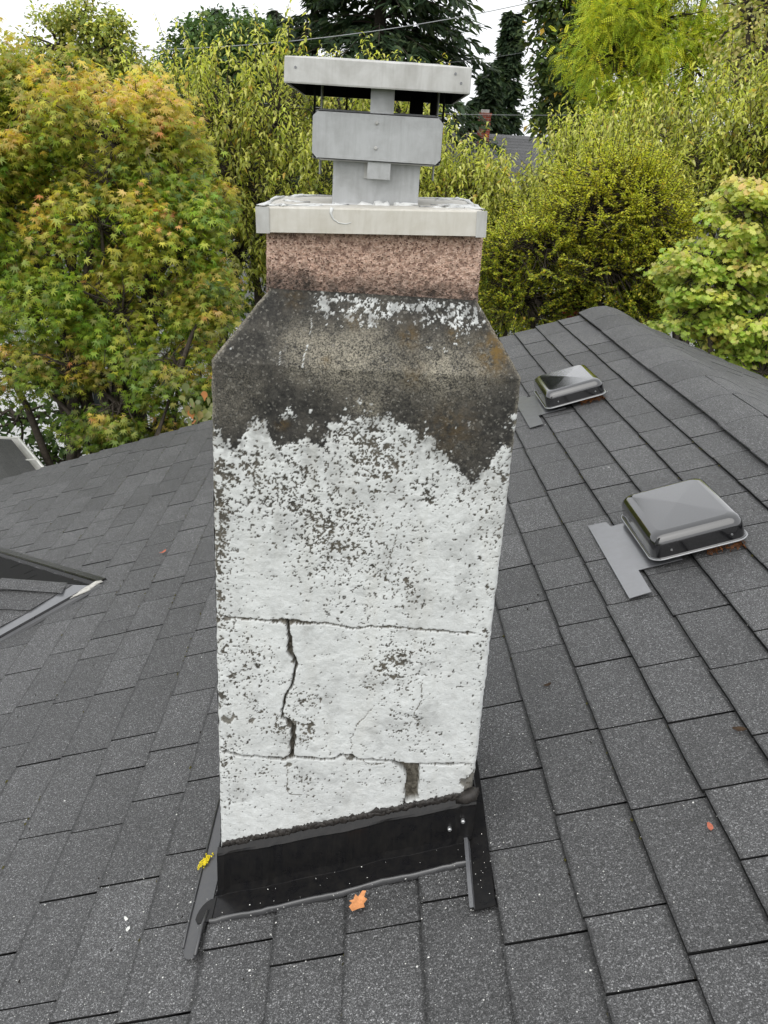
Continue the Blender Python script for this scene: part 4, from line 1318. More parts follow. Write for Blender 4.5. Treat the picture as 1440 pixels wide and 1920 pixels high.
# low roof with a white gutter beyond the rake, far left
c0 = np.array([-3.21, 7.50, 2.70]); c1 = np.array([-2.62, 6.63, 2.70])
low = empty('lower_roof', c0, 'low grey shingle roof edged by a white gutter, beyond the rake at far left', 'roof')
e = (c1 - c0) / np.linalg.norm(c1 - c0)
nin = np.array([e[1], -e[0], 0]); nin = nin if nin[0] < 0 else -nin          # inwards: to the left
run = [c0 + np.array([-3., 0, 0]), c0, c1, c1 + e * 1.2]
inn = [np.array([0, -1., 0]), None, nin, nin]
m2, m3 = MB(), MB()
bis = (np.array([0, -1., 0]) + nin); bis /= np.linalg.norm(bis) * math.cos(.45)
ins = [np.array([0, -1., 0]), bis, nin, nin]
prof = [(.115, -.005), (.115, -.085), (.030, -.100), (.008, -.055), (0., -.012), (-.008, 0.), (.006, .004), (.014, -.004)]
m2.strip([[p + i_ * a + np.array([0, 0, b]) for a, b in prof] for p, i_ in zip(run, ins)])
m2.build('gutter', M['white_gutter'], low)
m2 = MB()
q = c0 + (c1 - c0) * .62
m2.prism([q + nin * .0 + (0, 0, .002), q + e * .016 + (0, 0, .002), q + e * .016 + nin * .115 + (0, 0, .004), q + nin * .115 + (0, 0, .004)], (0, 0, .006))
m2.build('gutter_strap', M['white_gutter'], low)
rise = .34
lr = np.random.default_rng(41)
for k in range(9):
    a0, a1 = .075 + k * .135, .075 + (k + 1) * .135 + .012
    rows = []
    for p, i_ in zip(run, ins):
        rows.append([p + i_ * a0 + np.array([0, 0, .012 + (a0 - .1) * rise]), p + i_ * a1 + np.array([0, 0, .006 + (a1 - .1) * rise])])
    m2 = MB(); m2.strip(rows)
    m2.strip([[r_[0] - np.array([0, 0, .007]), r_[0]] for r_ in rows])
    m2.build('shingle_course', M['shingle'], low)
inner = [p + i_ * .16 for p, i_ in zip(run, ins)]
m2 = MB()
m2.prism([q - np.array([0, 0, .12]) for q in inner] + [inner[3] + np.array([-1.5, -.6, -.12]), inner[0] + np.array([0, -2.2, -.12])], (0, 0, -2.55))
m2.build('wall', M['white_paint'], low)
m2 = MB()                                             # the rest of the roof plane behind the courses
edge_ = [p + i_ * 1.28 + np.array([0, 0, (1.28 - .1) * rise]) for p, i_ in zip(run, ins)]
m2.add(edge_ + [edge_[3] + np.array([-1.4, -.9, .25]), edge_[0] + np.array([0, -1.6, .35])], [(0, 1, 2, 3, 4, 5)])
m2.build('roof_plane', M['shingle'], low)


def siding_house(name, x0, x1, y0, y1, zw, zr, label, board=.14, wins=()):
    h = empty(name, ((x0 + x1) / 2, (y0 + y1) / 2, 0), label, 'house')
    m2 = MB(); m2.box(((x0 + x1) / 2, (y0 + y1) / 2 + .03, zw / 2), (x1 - x0 - .06, y1 - y0 - .06, zw)); m2.build('wall', M['white_paint'], h)
    z = .1
    bm = None
    while z < zw - .02:
        if bm is None:
            q = MB(); q.prism([(x0, 0, 0), (x1, 0, 0), (x1, .018, board), (x0, .018, board)], (0, .02, 0)); bm = mesh('siding_board', q.v, q.f)
        o = obj('siding_board', bm, M['white_paint'], None); o.location = (0, y0 - .02, z)
        place(o, h); z += board
    m2 = MB(); ym = (y0 + y1) / 2
    m2.prism([(x0 - .3, y0 - .35, zw - .06), (x0 - .3, ym, zr), (x0 - .3, y1 + .35, zw - .06), (x0 - .3, y1 + .35, zw + .04), (x0 - .3, ym, zr + .12), (x0 - .3, y0 - .35, zw + .04)], (x1 - x0 + .6, 0, 0))
    m2.build('roof', M['shingle'], h)
    m2 = MB(); m2.box(((x0 + x1) / 2, y0 - .37, zw - .02), (x1 - x0 + .6, .03, .14)); m2.build('fascia', M['white_paint'], h)
    for wx, wz in wins:
        m2 = MB()
        for s_ in (-1, 1): m2.box((wx + s_ * .46, y0 - .05, wz), (.09, .05, 1.19)).box((wx, y0 - .05, wz + s_ * .55), (.83, .05, .09))
        f_ = m2.build('window', M['white_paint'], h)
        m2 = MB(); m2.box((wx, y0 - .035, wz), (.83, .02, 1.01)); m2.build('pane', M['glass'], f_)
    return h


siding_house('white_house', -10, -1.2, 13.0, 19, 2.75, 3.6, 'white board-sided house glimpsed behind the trunks of the orange-tipped maple', wins=((-6.6, 1.5), (-3.9, 1.5)))
siding_house('white_house', 1.4, 8.0, 13.2, 19, 3.55, 4.3, 'white board-sided house glimpsed under the yellow hawthorn past the ridge', wins=((4.6, 2.2),))

# red brick chimney pier between hawthorn branches
g = G('red_brick')
bt = g.node('ShaderNodeTexBrick')
bt.inputs['Scale'].default_value = 1.0
bt.inputs['Brick Width'].default_value = .20; bt.inputs['Row Height'].default_value = .068; bt.inputs['Mortar Size'].default_value = .006
bt.inputs['Color1'].default_value = (.34, .075, .045, 1); bt.inputs['Color2'].default_value = (.24, .055, .035, 1); bt.inputs['Mortar'].default_value = (.30, .26, .22, 1)
mp = g.node('ShaderNodeMapping'); mp.inputs['Rotation'].default_value = (math.radians(90), 0, 0)
g.l.new(g.node('ShaderNodeNewGeometry').outputs['Position'], mp.inputs[0]); g.l.new(mp.outputs[0], bt.inputs['Vector'])
M['brick'] = g.done(bt.outputs['Color'], .9, spec=.2)
bp = at(1072, 575, 10.2)
pier = empty('brick_pier', (bp[0], bp[1], 0), 'red brick pier half hidden in the hawthorn behind the roof ridge', 'pier')
bz = at(1072, 508, 10.2)[2]
row, z = 0, bz - 1.6
MB().box((bp[0], bp[1] + .10, (bz - 1.6) / 2), (.20, .20, bz - 1.6)).build('shaft', M['brick'], pier)
MB().box((bp[0], bp[1] + .10, bz - .8), (.175, .175, 1.6)).build('core', M['trim'], pier)
lrb = np.random.default_rng(4)
M['brick_plain'] = mat_plain('brick_face', (.30, .065, .040), .9, .4, 8, .2)
bmh = {w: mesh('brick', MB().box((0, 0, 0), (w, .012, .060), bev=.003).v, MB().box((0, 0, 0), (w, .012, .060), bev=.003).f) for w in (.096, .197)}
while z < bz - .04:
    for off, w in (((-.0505, .096), (.0505, .096)) if row % 2 else ((0., .197),)):
        o = obj('brick', bmh[w], M['brick_plain']); o.location = (bp[0] + off, bp[1] + .004 + lrb.normal(0, .002), z + .03); place(o, pier)
    z += .069; row += 1

# far house: grey roof and brick chimney seen over the pear trees
fx, fy = 3.1, 30.
far = empty('far_house', (5, fy, 0), 'distant house with a ribbed grey roof and brick chimney beyond the pear trees', 'house')
fz = at(900, 252, fy)[2]
m2 = MB()
m2.prism([(1.2, fy - 4.5, fz - 2.1), (1.2, fy, fz), (1.2, fy + 4.5, fz - 2.1), (1.2, fy + 4.5, fz - 2.3), (1.2, fy, fz - .2), (1.2, fy - 4.5, fz - 2.3)], (9.3, 0, 0))
m2.build('roof', M['shingle'], far)
for i in range(24):
    t0 = i / 24
    a = np.array([0, fy - 4.5 * (1 - t0), fz - 2.1 * (1 - t0)])
    MB().prism([(1.2, a[1], a[2] + .02), (10.5, a[1], a[2] + .02), (10.5, a[1] + .24, a[2] + .125), (1.2, a[1] + .24, a[2] + .125)], (0, 0, -.035)).build('shingle_course', M['far_shingle'] if 'far_shingle' in M else M['shingle'], far)
m2 = MB(); m2.box((5.85, fy, (fz - 2.1) / 2), (8.6, 7.6, fz - 2.1)); m2.build('wall', M['trim'], far)
m2 = MB(); m2.box((fx, fy - .5, fz + .10), (.36, .36, 1.0)).box((fx, fy - .5, fz + .57), (.40, .40, .07)); ch = m2.build('chimney', M['brick'], far)
m2 = MB(); m2.box((fx, fy - .5, fz + .655), (.24, .24, .10)); m2.build('chimney_pot', M['galv_pale'], ch)
m2 = MB(); m2.box((fx, fy - .72, fz - .30), (.62, .12, .05)); m2.build('chimney_flashing', M['galv_pale'], ch)

# power lines
M['cable'] = mat_plain('grey_cable', (.30, .31, .32), .6, .1, 5)
for (p0, p1, Y0, Y1, rad, lb) in (((-260, 66), (330, 92), 17, 17, .007, 'thin power line crossing the pale sky at upper left'),
                               ((600, 126), (960, 102), 24, 24, .0025, 'thin power line passing just behind the metal hood'),
                               ((700, 208), (1500, 196), 14.5, 14.5, .003, 'pale thin wire strung in front of the distant brick chimney')):
    a, b = at(*p0, Y0), at(*p1, Y1)
    d = b - a
    pts = [a + d * t + np.array([0, 0, -.10 * 4 * t * (1 - t)]) for t in np.linspace(-2.0, 3.0, 41)]
    m2 = MB(); m2.tube(pts, rad, 5); tag(m2.build('power_line', M['cable'], None, True), lb, 'power line')

# ================================================================== TREES
def unit(v): return v / (np.linalg.norm(v, axis=-1, keepdims=True) + 1e-9)


def leaf_template(kind):
    if kind == 'star':                                  # Japanese maple: five deep pointed lobes and two small ones
        ang = [-125, -78, -38, 0, 38, 78, 125]; ln = [.42, .74, .93, 1.0, .93, .74, .42]
        pts = [(0, -.02)]
        out = []
        for i, (a, l) in enumerate(zip(ang, ln)):
            a = math.radians(a)
            out.append((l * math.sin(a), l * math.cos(a)))
            if i < 6:
                b = math.radians((ang[i] + ang[i + 1]) / 2)
                out.append((.30 * math.sin(b), .30 * math.cos(b)))
        P = pts + out
        V = [(x, y, -.22 * (x * x + y * y)) for x, y in P]
        return np.array(V), np.array([(0, i + 1, i) for i in range(1, len(out))])
    if kind == 'vine':                                  # vine maple: round with nine short lobes
        out = []
        for i in range(17):
            a = math.radians(-144 + 18 * i)
            l = (1.0 if i % 2 == 0 else .74) * (1 - .25 * abs(i - 8) / 8)
            out.append((l * math.sin(a) * .95, l * math.cos(a)))
        P = [(0, .0)] + out
        V = [(x, y, -.30 * (x * x + y * y) + .10 * abs(x)) for x, y in P]
        return np.array(V), np.array([(0, i + 1, i) for i in range(1, 17)])
    if kind == 'lance':                                 # pear / peach: folded along the rib, drooping tip
        V = [(0, 0, 0), (-.20, .38, .07), (0, .42, -.03), (.20, .38, .07), (-.13, .72, -.08), (0, .75, -.15), (.13, .72, -.08), (0, 1., -.36)]
        F = [(0, 2, 1), (0, 3, 2), (1, 2, 5), (1, 5, 4), (2, 3, 6), (2, 6, 5), (4, 5, 7), (5, 6, 7)]
        return np.array(V), np.array(F)
    if kind == 'oval':
        V = [(0, 0, 0), (-.30, .45, .05), (0, .5, -.04), (.30, .45, .05), (0, 1., -.12)]
        return np.array(V), np.array([(0, 2, 1), (0, 3, 2), (1, 2, 4), (2, 3, 4)])
    if kind == 'obovate':
        V = [(0, 0, 0), (-.12, .3, .03), (.12, .3, .03), (-.34, .68, .08), (.34, .68, .08), (-.22, .93, .02), (.22, .93, .02), (0, 1., -.02), (0, .62, -.03)]
        return np.array(V), np.array([(0, 8, 1), (0, 2, 8), (1, 8, 3), (2, 4, 8), (3, 8, 5), (4, 6, 8), (5, 8, 7), (6, 7, 8)])
    if kind == 'frond':                                 # locust: seven pairs of leaflets on a drooping rachis
        V, F = [], []
        for i in range(7):
            t = .12 + .13 * i
            z = -.34 * t * t
            for s_ in (-1, 1):
                n0 = len(V); w = .20 * (1 - .35 * abs(i - 3) / 3)
                V += [(0, t, z), (s_ * w * .5, t + .065, z + .01), (s_ * w, t + .03, z - .05), (s_ * w * .5, t - .035, z - .01)]
                F += [(n0, n0 + 1, n0 + 2), (n0, n0 + 2, n0 + 3)]
        return np.array(V), np.array(F)
    if kind == 'blade':                                 # conifer spray
        V = [(0, 0, 0), (-.16, .30, .0), (.16, .30, .0), (-.11, .7, -.06), (.11, .7, -.06), (0, 1., -.16)]
        return np.array(V), np.array([(0, 2, 1), (1, 2, 3), (2, 4, 3), (3, 4, 5)])


LEAF_GAIN = 2.25
TMPL = {k: leaf_template(k) for k in ('star', 'vine', 'lance', 'oval', 'obovate', 'frond', 'blade')}


def leaves(name, kind, pos, axis, nrm, size, col, mat, parent, gain=np.array([1.04, 1., .9])):
    V, F = TMPL[kind]
    axis = unit(axis)
    side = unit(np.cross(axis, nrm)); nn = np.cross(side, axis)
    R_ = np.stack([side, axis, nn], -1)                              # columns
    W = np.einsum('nij,vj->nvi', R_, V) * size[:, None, None] + pos[:, None]
    N, nv = len(pos), len(V)
    FF = (F[None] + (np.arange(N) * nv)[:, None, None]).reshape(-1, F.shape[1])
    C_ = np.repeat(np.clip(col * LEAF_GAIN * gain, .003, .75), nv, 0)
    return obj(name, mesh(name, W.reshape(-1, 3), FF, False, C_), mat, parent)


def in_lobes(r, lobes, n, shell=.55):
    w = np.array([l[1][0] * l[1][1] + l[1][1] * l[1][2] + l[1][0] * l[1][2] for l in lobes]); w = w / w.sum()
    idx = r.choice(len(lobes), n, p=w)
    d = unit(r.normal(0, 1, (n, 3)))
    rad = r.random(n) ** (1 / 3)
    rad = shell + (1 - shell) * rad
    bump_ = 1 + .16 * np.sin(d[:, 0] * 5 + idx) * np.cos(d[:, 2] * 4 + idx * 2)
    c = np.array([l[0] for l in lobes]); a = np.array([l[1] for l in lobes])
    return c[idx] + d * (rad * bump_)[:, None] * a[idx], idx, d


def wood(t, base, lobes, tips, tip_lobe, r, rad, bark, twig=.006, stems=1):
    """trunk(s), a limb into each lobe, a branchlet out to each tip"""
    cs = np.array([l[0] for l in lobes])
    P, Rr = [], []
    K = 6
    cen = cs.mean(0)
    fork = base + (cen - base) * np.array([.55, .55, .45])
    limb = {}
    for s_ in range(stems):
        b0 = base + np.array([r.normal(0, .12), r.normal(0, .12), 0]) * (stems > 1)
        fk = fork + r.normal(0, .25, 3) * (stems > 1)
        ts = np.linspace(0, 1, K)[:, None]
        P.append(b0 + (fk - b0) * ts + np.concatenate([r.normal(0, rad * .4, (K, 2)), np.zeros((K, 1))], 1) * np.sin(ts * 3.14))
        Rr.append(np.linspace(rad, rad * .62, K) / (1 if stems == 1 else 1.3))
        for i in range(s_, len(cs), stems): limb[i] = fk
    for i, c in enumerate(cs):
        ts = np.linspace(0, 1, K)[:, None]
        f0 = limb[i]
        mid = np.array([0, 0, .18 * np.linalg.norm(c - f0)])
        P.append(f0 + (c - f0) * ts + mid * np.sin(ts * 3.14) + r.normal(0, .03, (K, 3)) * np.sin(ts * 3.14))
        Rr.append(np.linspace(rad * .55, rad * .16, K))
    v1, f1 = tubes(np.array(P), np.array(Rr), 7)
    c0 = cs[tip_lobe]
    ts = np.linspace(0, 1, 4)[None, :, None]
    Q = c0[:, None] + (tips - c0)[:, None] * ts + r.normal(0, .04, (len(tips), 4, 3)) * np.sin(ts * 3.14) + np.array([0, 0, .05]) * np.sin(ts * 3.14)
    v2, f2 = tubes(Q, np.repeat(np.linspace(twig * 1.8, twig * .6, 4)[None], len(tips), 0), 3)
    return obj('trunk', mesh('trunk', np.concatenate([v1, v2]), np.concatenate([f1, f2 + len(v1)]), True), bark, t)


def pal(r, n, cols, w, jitter=.18):
    c = np.array(cols)[r.choice(len(cols), n, p=np.array(w) / sum(w))]
    return c * (1 + r.normal(0, jitter, (n, 1)))


def lobes_px(L, Y):
    """lobes given as photo point, depth offset and radii in metres"""
    return [(at(px, py, Y + dy), rad) for px, py, dy, rad in L]


def maple(name, label, seed, base, lobes, nplume, per, size, tipcol, greens, rad, kind='star', orange=.5, group=None, flat=1., twigs=5):
    """each bough ends in a plume: leaves hang over a rounded clump, the top of it turns colour first"""
    r = np.random.default_rng(seed)
    t = empty(name, base, label, 'tree', group)
    tips, idx, d = in_lobes(r, lobes, nplume, .05)
    sc = r.uniform(.65, 1.25, nplume)
    wood(t, np.array(base, float), lobes, np.repeat(tips, twigs, 0) + unit(r.normal(0, 1, (nplume * twigs, 3)) + (0, 0, .8)) * rad * .8 * np.repeat(sc, twigs)[:, None] * (1, 1, flat),
         np.repeat(idx, twigs), r, .075, M['bark'], .0045, 5)
    n = nplume * per
    s_id = np.repeat(np.arange(nplume), per)
    q = unit(r.normal(0, 1, (n, 3)) + np.array([0, -.12, .45]))
    rr = r.random(n) ** .35 * r.uniform(.75, 1.12, n)
    wob = 1 + .22 * np.sin(q[:, 0] * 6 + s_id) * np.cos(q[:, 1] * 5 + s_id * 1.7)
    e = q * (rr * wob * sc[s_id])[:, None] * rad * np.array([1, 1, 1.15 * flat])
    pos = tips[s_id] + e
    hor = unit(q * (1, 1, 0) + r.normal(0, .5, (n, 3)) * (1, 1, 0))
    ax = unit(hor + np.array([0, 0, -.6]) + r.normal(0, .32, (n, 3)))
    nr = unit(np.array([0, -.25, .75]) + hor * .6 + r.normal(0, .3, (n, 3)))
    sz = size * r.uniform(.7, 1.25, n)
    z = tips[:, 2]; zn = (z - z.min()) / (np.ptp(z) + 1e-6)
    turn = np.clip(orange * (.08 + 1.2 * zn) + r.normal(0, .26, nplume), 0, 1)[s_id]
    turn = np.clip(turn * (.30 + 1.25 * np.clip(q[:, 2], 0, 1) * rr) + r.normal(0, .10, n), 0, 1)
    gcol = pal(r, n, greens[0], greens[1]) * (1 + r.normal(0, .14, nplume))[s_id][:, None]
    tcol = pal(r, n, tipcol[0], tipcol[1])
    leaves('crown', kind, pos, ax, nr, sz, gcol * (1 - turn[:, None]) + tcol * turn[:, None], M['leaf'], t)
    return t


def shoots(name, label, seed, base, lobes, nshoot, per, length, size, cols, w, up=1.0, kind='lance', droop=.5, rad=.09, group=None, cat='tree', bark=None, shell=.35, mat=None, extra=None):
    """tree whose leaves hang along upright shoots"""
    r = np.random.default_rng(seed)
    t = empty(name, base, label, cat, group)
    st, idx, d = in_lobes(r, lobes, nshoot, shell)
    dirs = unit(d * .55 + np.array([0, 0, up]) + r.normal(0, .28, (nshoot, 3)))
    L = length * r.uniform(.5, 1.25, nshoot)
    wood(t, np.array(base, float), lobes, st, idx, r, rad, bark or M['bark'], .005, 2)
    K = 5
    ts = np.linspace(0, 1, K)[None, :, None]
    bend = r.normal(0, .10, (nshoot, 1, 3)) * L[:, None, None]
    Q = st[:, None] + dirs[:, None] * L[:, None, None] * ts + bend * ts ** 2
    v2, f2 = tubes(Q, np.repeat(np.linspace(.0045, .0018, K)[None], nshoot, 0), 3)
    obj('twigs', mesh('twigs', v2, f2), bark or M['bark'], t)
    n = nshoot * per
    s_id = np.repeat(np.arange(nshoot), per)
    u = (np.tile(np.arange(per), nshoot) + r.random(n) * .6) / per
    pos = st[s_id] + dirs[s_id] * (L[s_id] * u)[:, None] + bend[s_id, 0] * (u ** 2)[:, None]
    az = np.tile(np.arange(per) * 2.4, nshoot) + np.repeat(r.uniform(0, 6.28, nshoot), per) + r.normal(0, .4, n)
    hor = np.stack([np.cos(az), np.sin(az), np.zeros(n)], 1)
    ax = unit(hor + dirs[s_id] * .25 + np.array([0, 0, -droop]) * r.uniform(.3, 1.5, (n, 1)) + r.normal(0, .2, (n, 3)))
    nr = unit(np.array([0, 0, 1.]) + hor * .5 * droop + r.normal(0, .25, (n, 3)))
    sz = size * r.uniform(.65, 1.25, n) * (1 - .35 * u)
    tone = r.normal(0, .22, nshoot)[s_id]
    col = pal(r, n, cols, w) * (1 + tone)[:, None]
    if extra is not None: col = extra(r, pos, col, u)
    leaves('crown', kind, pos, ax, nr, sz, col, mat or M['leaf'], t)
    return t


def far_tree(name, label, seed, base, lobes, n, size, cols, w, kind='oval', rad=.2, cat='tree', group=None, clump=.5, hang=.4):
    """farther broadleaf tree: leaf clumps through the crown"""
    r = np.random.default_rng(seed)
    t = empty(name, base, label, cat, group)
    nc_ = max(60, n // 45)
    tips, idx, d = in_lobes(r, lobes, nc_, .45)
    wood(t, np.array(base, float), lobes, tips, idx, r, rad, M['bark'], .012, 1)
    cid = r.integers(0, nc_, n)
    q = unit(r.normal(0, 1, (n, 3))) * (r.random((n, 1)) ** .45) * clump
    q[:, 2] *= .6
    pos = tips[cid] + q
    ax = unit(q / clump + d[cid] * .4 + r.normal(0, .6, (n, 3)) + np.array([0, 0, -hang]))
    nr = unit(np.array([0, -.2, .9]) + q / clump * .6 + r.normal(0, .4, (n, 3)))
    col = pal(r, n, cols, w) * (1 + r.normal(0, .16, nc_)[cid])[:, None]
    leaves('crown', kind, pos, ax, nr, size * r.uniform(.6, 1.3, n), col, M['leaf_far'], t)
    return t


def conifer(name, label, seed, base, H, width, nb, cols, droop=.25, low=.12, pw=.8, spray=.34, group=None):
    r = np.random.default_rng(seed)
    t = empty(name, base, label, 'tree', group)
    base = np.array(base, float)
    K = 7
    tz = low + (1 - low) * r.random(nb) ** .85
    az = r.uniform(0, 6.28, nb)
    Lb = width * (1 - tz) ** pw * r.uniform(.65, 1.15, nb) + .15
    ts = np.linspace(0, 1, K)[None, :, None]
    hor = np.stack([np.cos(az), np.sin(az), np.zeros(nb)], 1)
    Q = base + np.array([0, 0, 1.]) * (tz * H)[:, None, None] + hor[:, None] * Lb[:, None, None] * ts
    Q = Q + np.array([0, 0, 1.]) * (Lb[:, None, None] * (.18 * ts - (droop + .25) * ts ** 2 + .12 * ts ** 4))
    tr = base + np.array([0, 0, 1.]) * H * np.linspace(0, 1, K)[:, None]
    v0, f0 = tubes(tr[None], np.linspace(H * .018, .02, K)[None], 8)
    v1, f1 = tubes(Q, np.linspace(.035, .008, K)[None] * (Lb / width)[:, None] + .004, 4)
    obj('trunk', mesh('trunk', np.concatenate([v0, v1]), np.concatenate([f0, f1 + len(v0)]), True), M['bark'], t)
    per = 110
    b = np.repeat(np.arange(nb), per); n = nb * per
    u = .12 + .88 * r.random(n) ** .8
    f = u * (K - 1); i = np.minimum(f.astype(int), K - 2); fr_ = (f - i)[:, None]
    p = Q[b, i] * (1 - fr_) + Q[b, i + 1] * fr_
    side = np.stack([-hor[b, 1], hor[b, 0], np.zeros(n)], 1) * np.where(r.random(n) < .5, -1, 1)[:, None]
    off = r.random(n)[:, None]
    reach = (Lb[b] * .30 * (1 - .6 * u))[:, None]
    p = p + (side + hor[b] * .5) * off * reach + np.array([0, 0, -.22]) * off * reach + r.normal(0, .03, (n, 3))
    ax = unit(side * (.9) + hor[b] * .8 + np.array([0, 0, -.45]) + r.normal(0, .35, (n, 3)))
    nr = unit(np.array([0, 0, 1.]) + r.normal(0, .35, (n, 3)))
    col = pal(r, n, cols, [1] * len(cols)) * (1 + r.normal(0, .15, nb)[b])[:, None]
    leaves('crown', 'blade', p, ax, nr, spray * r.uniform(.5, 1.3, n), col, M['leaf_far'], t)
    return t


# ---- the orange-tipped maple at the left
GREEN_M = ([(.075, .135, .016), (.115, .175, .020), (.048, .092, .014), (.17, .205, .026)], [4, 4, 3, 2])
TIP_M = ([(.36, .25, .05), (.42, .25, .11), (.32, .26, .04), (.40, .16, .08)], [3, 3, 4, .7])
Y1 = 7.4
L1 = lobes_px([(40, 250, .3, (.55, .55, .42)), (215, 270, 0, (.55, .6, .40)), (330, 330, .1, (.34, .5, .4)), (20, 400, .1, (.55, .6, .5)), (190, 430, -.2, (.55, .6, .42)),
               (340, 480, -.1, (.34, .5, .45)), (205, 345, -.1, (.4, .5, .35)), (60, 570, 0, (.55, .6, .42)), (230, 590, -.2, (.5, .6, .36)), (365, 620, 0, (.26, .45, .30)),
               (-70, 330, .2, (.5, .6, .6)), (-70, 620, .2, (.5, .6, .5)), (120, 190, .4, (.30, .4, .20)), (25, 180, .5, (.28, .4, .26)), (270, 215, .4, (.22, .3, .2)), (75, 135, .5, (.14, .2, .14)), (180, 165, .4, (.12, .2, .14)), (320, 240, .2, (.14, .2, .2)), (395, 420, .1, (.12, .3, .25))], Y1)
b1 = at(190, 900, Y1)
maple('maple_tree', 'broad maple with green star leaves turning orange at the tips, left of the chimney', 21, (b1[0], b1[1] + .1, 0), L1, 136, 265, .055, TIP_M, GREEN_M, .27, orange=.50)

# ---- lower maple boughs nearer the rake
L1b = lobes_px([(330, 690, 0, (.34, .3, .18)), (230, 770, 0, (.36, .3, .16)), (130, 690, .2, (.40, .3, .2)), (40, 700, .3, (.36, .3, .18)), (390, 570, .2, (.16, .3, .22)), (160, 800, .3, (.34, .3, .14)), (290, 810, .2, (.3, .3, .12)), (380, 730, .1, (.2, .3, .16))], 6.9)
b1b = at(330, 900, 7.0)
maple('maple_tree', 'small green maple growing low in front of the orange-tipped maple, just past the rake', 22, (b1b[0], b1b[1], 0), L1b, 66, 130, .051, TIP_M, ([(.055, .095, .012), (.085, .13, .016), (.036, .066, .010)], [3, 3, 3]), .22, orange=.30, flat=.6)

# ---- a plainer green tree filling the garden behind the maple
b = at(200, 900, 10.3)
far_tree('green_garden_tree', 'bright green small-leaved tree in the garden behind the orange-tipped maple', 24, (b[0], b[1], 0),
         lobes_px([(30, 420, 0, (.7, .6, .55)), (190, 430, 0, (.7, .6, .5)), (330, 470, 0, (.6, .6, .5)), (90, 560, 0, (.7, .6, .4)), (270, 580, 0, (.7, .6, .4)), (390, 580, 0, (.45, .6, .4))], 10.3),
         11000, .07, [(.09, .14, .022), (.13, .18, .026), (.06, .10, .018), (.20, .20, .035)], [4, 3, 2, 1], 'oval', .08, clump=.24)

# ---- pear trees in a row
PEAR = [(.125, .150, .032), (.18, .20, .050), (.080, .108, .022), (.27, .275, .09), (.28, .20, .05)]
PW = [4, 4.5, 2, 3, .5]
def olive(r, pos, col, u): return col * (1 + .35 * u[:, None]) + np.array([.03, .02, 0.]) * u[:, None]
for i, (nm, lab, L, Y, ns, ln, px) in enumerate((
    ('pear_tree', 'pear tree with long drooping olive leaves between the maple and the metal hood', [(300, 270, .3, (.62, .6, .50)), (420, 235, 0, (.60, .6, .52)), (520, 225, .1, (.45, .6, .6)), (450, 340, -.1, (.65, .6, .6)), (330, 350, .2, (.5, .6, .6)), (530, 400, 0, (.6, .6, .55)), (440, 480, .1, (.6, .6, .5)), (560, 540, .2, (.5, .6, .5))], 9.6, 720, .48, 430),
    ('pear_tree', 'pear tree standing directly behind the chimney, its shoots rising past the hood', [(640, 225, .3, (.5, .6, .40)), (735, 225, .3, (.4, .6, .40)), (680, 320, 0, (.7, .6, .6)), (790, 370, 0, (.5, .6, .5)), (700, 460, 0, (.7, .6, .6))], 10.2, 460, .50, 700),
    ('pear_tree', 'pear tree with pale drooping leaves right behind the chimney stack, below the far roof', [(870, 385, .0, (.40, .6, .36)), (965, 405, .1, (.50, .6, .34)), (900, 470, 0, (.5, .6, .5)), (1010, 460, .1, (.6, .6, .42)), (900, 560, 0, (.5, .6, .45)), (1065, 345, .2, (.36, .5, .42))], 9.8, 860, .42, 930),
    ('pear_tree', 'tall pear tree with olive shoots at the right below the yellow-green locust', [(1150, 335, .1, (.55, .6, .42)), (1260, 300, .2, (.65, .6, .45)), (1390, 270, .2, (.6, .6, .52)), (1230, 380, 0, (.65, .6, .45)), (1360, 360, 0, (.65, .6, .5)), (1470, 320, 0, (.5, .6, .6)), (1110, 385, .2, (.5, .5, .40)), (1470, 200, .4, (.35, .5, .45))], 9.4, 900, .50, 1290),
)):
    b = at(px, 900, Y)
    shoots(nm, lab, 40 + i, (b[0], b[1], 0), lobes_px(L, Y), ns, 22, ln, .088, PEAR, PW, 1.0, 'lance', .75, group='pear trees in a row behind the roof', extra=olive)

# ---- hawthorn-like tree with small yellowing leaves behind the ridge
HAW = [(.22, .25, .034), (.36, .34, .040), (.14, .185, .028), (.10, .145, .024), (.38, .27, .05)]
L5 = lobes_px([(1010, 470, 0, (.42, .5, .32)), (1100, 410, 0, (.5, .5, .35)), (1200, 390, 0, (.42, .5, .34)), (1130, 500, 0, (.5, .5, .32)), (1230, 470, .1, (.4, .5, .4)), (980, 565, .1, (.45, .4, .28)), (1090, 570, .2, (.4, .4, .2)), (1180, 560, .3, (.4, .4, .2)), (1150, 350, .2, (.5, .5, .26)), (1250, 540, .2, (.3, .4, .25)), (940, 500, .2, (.3, .4, .3))], 8.3)
b = at(1150, 800, 8.5)
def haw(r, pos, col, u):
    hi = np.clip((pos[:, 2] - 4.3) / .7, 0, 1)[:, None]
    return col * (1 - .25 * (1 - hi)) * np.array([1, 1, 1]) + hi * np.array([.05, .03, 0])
shoots('hawthorn_tree', 'spreading tree with tiny yellowing leaves just beyond the right rake', 61, (b[0], b[1], 0), L5, 2000, 38, .28, .040, HAW, [4, 3, 3, 2, .5], .25, 'oval', .35, extra=haw, shell=.25)

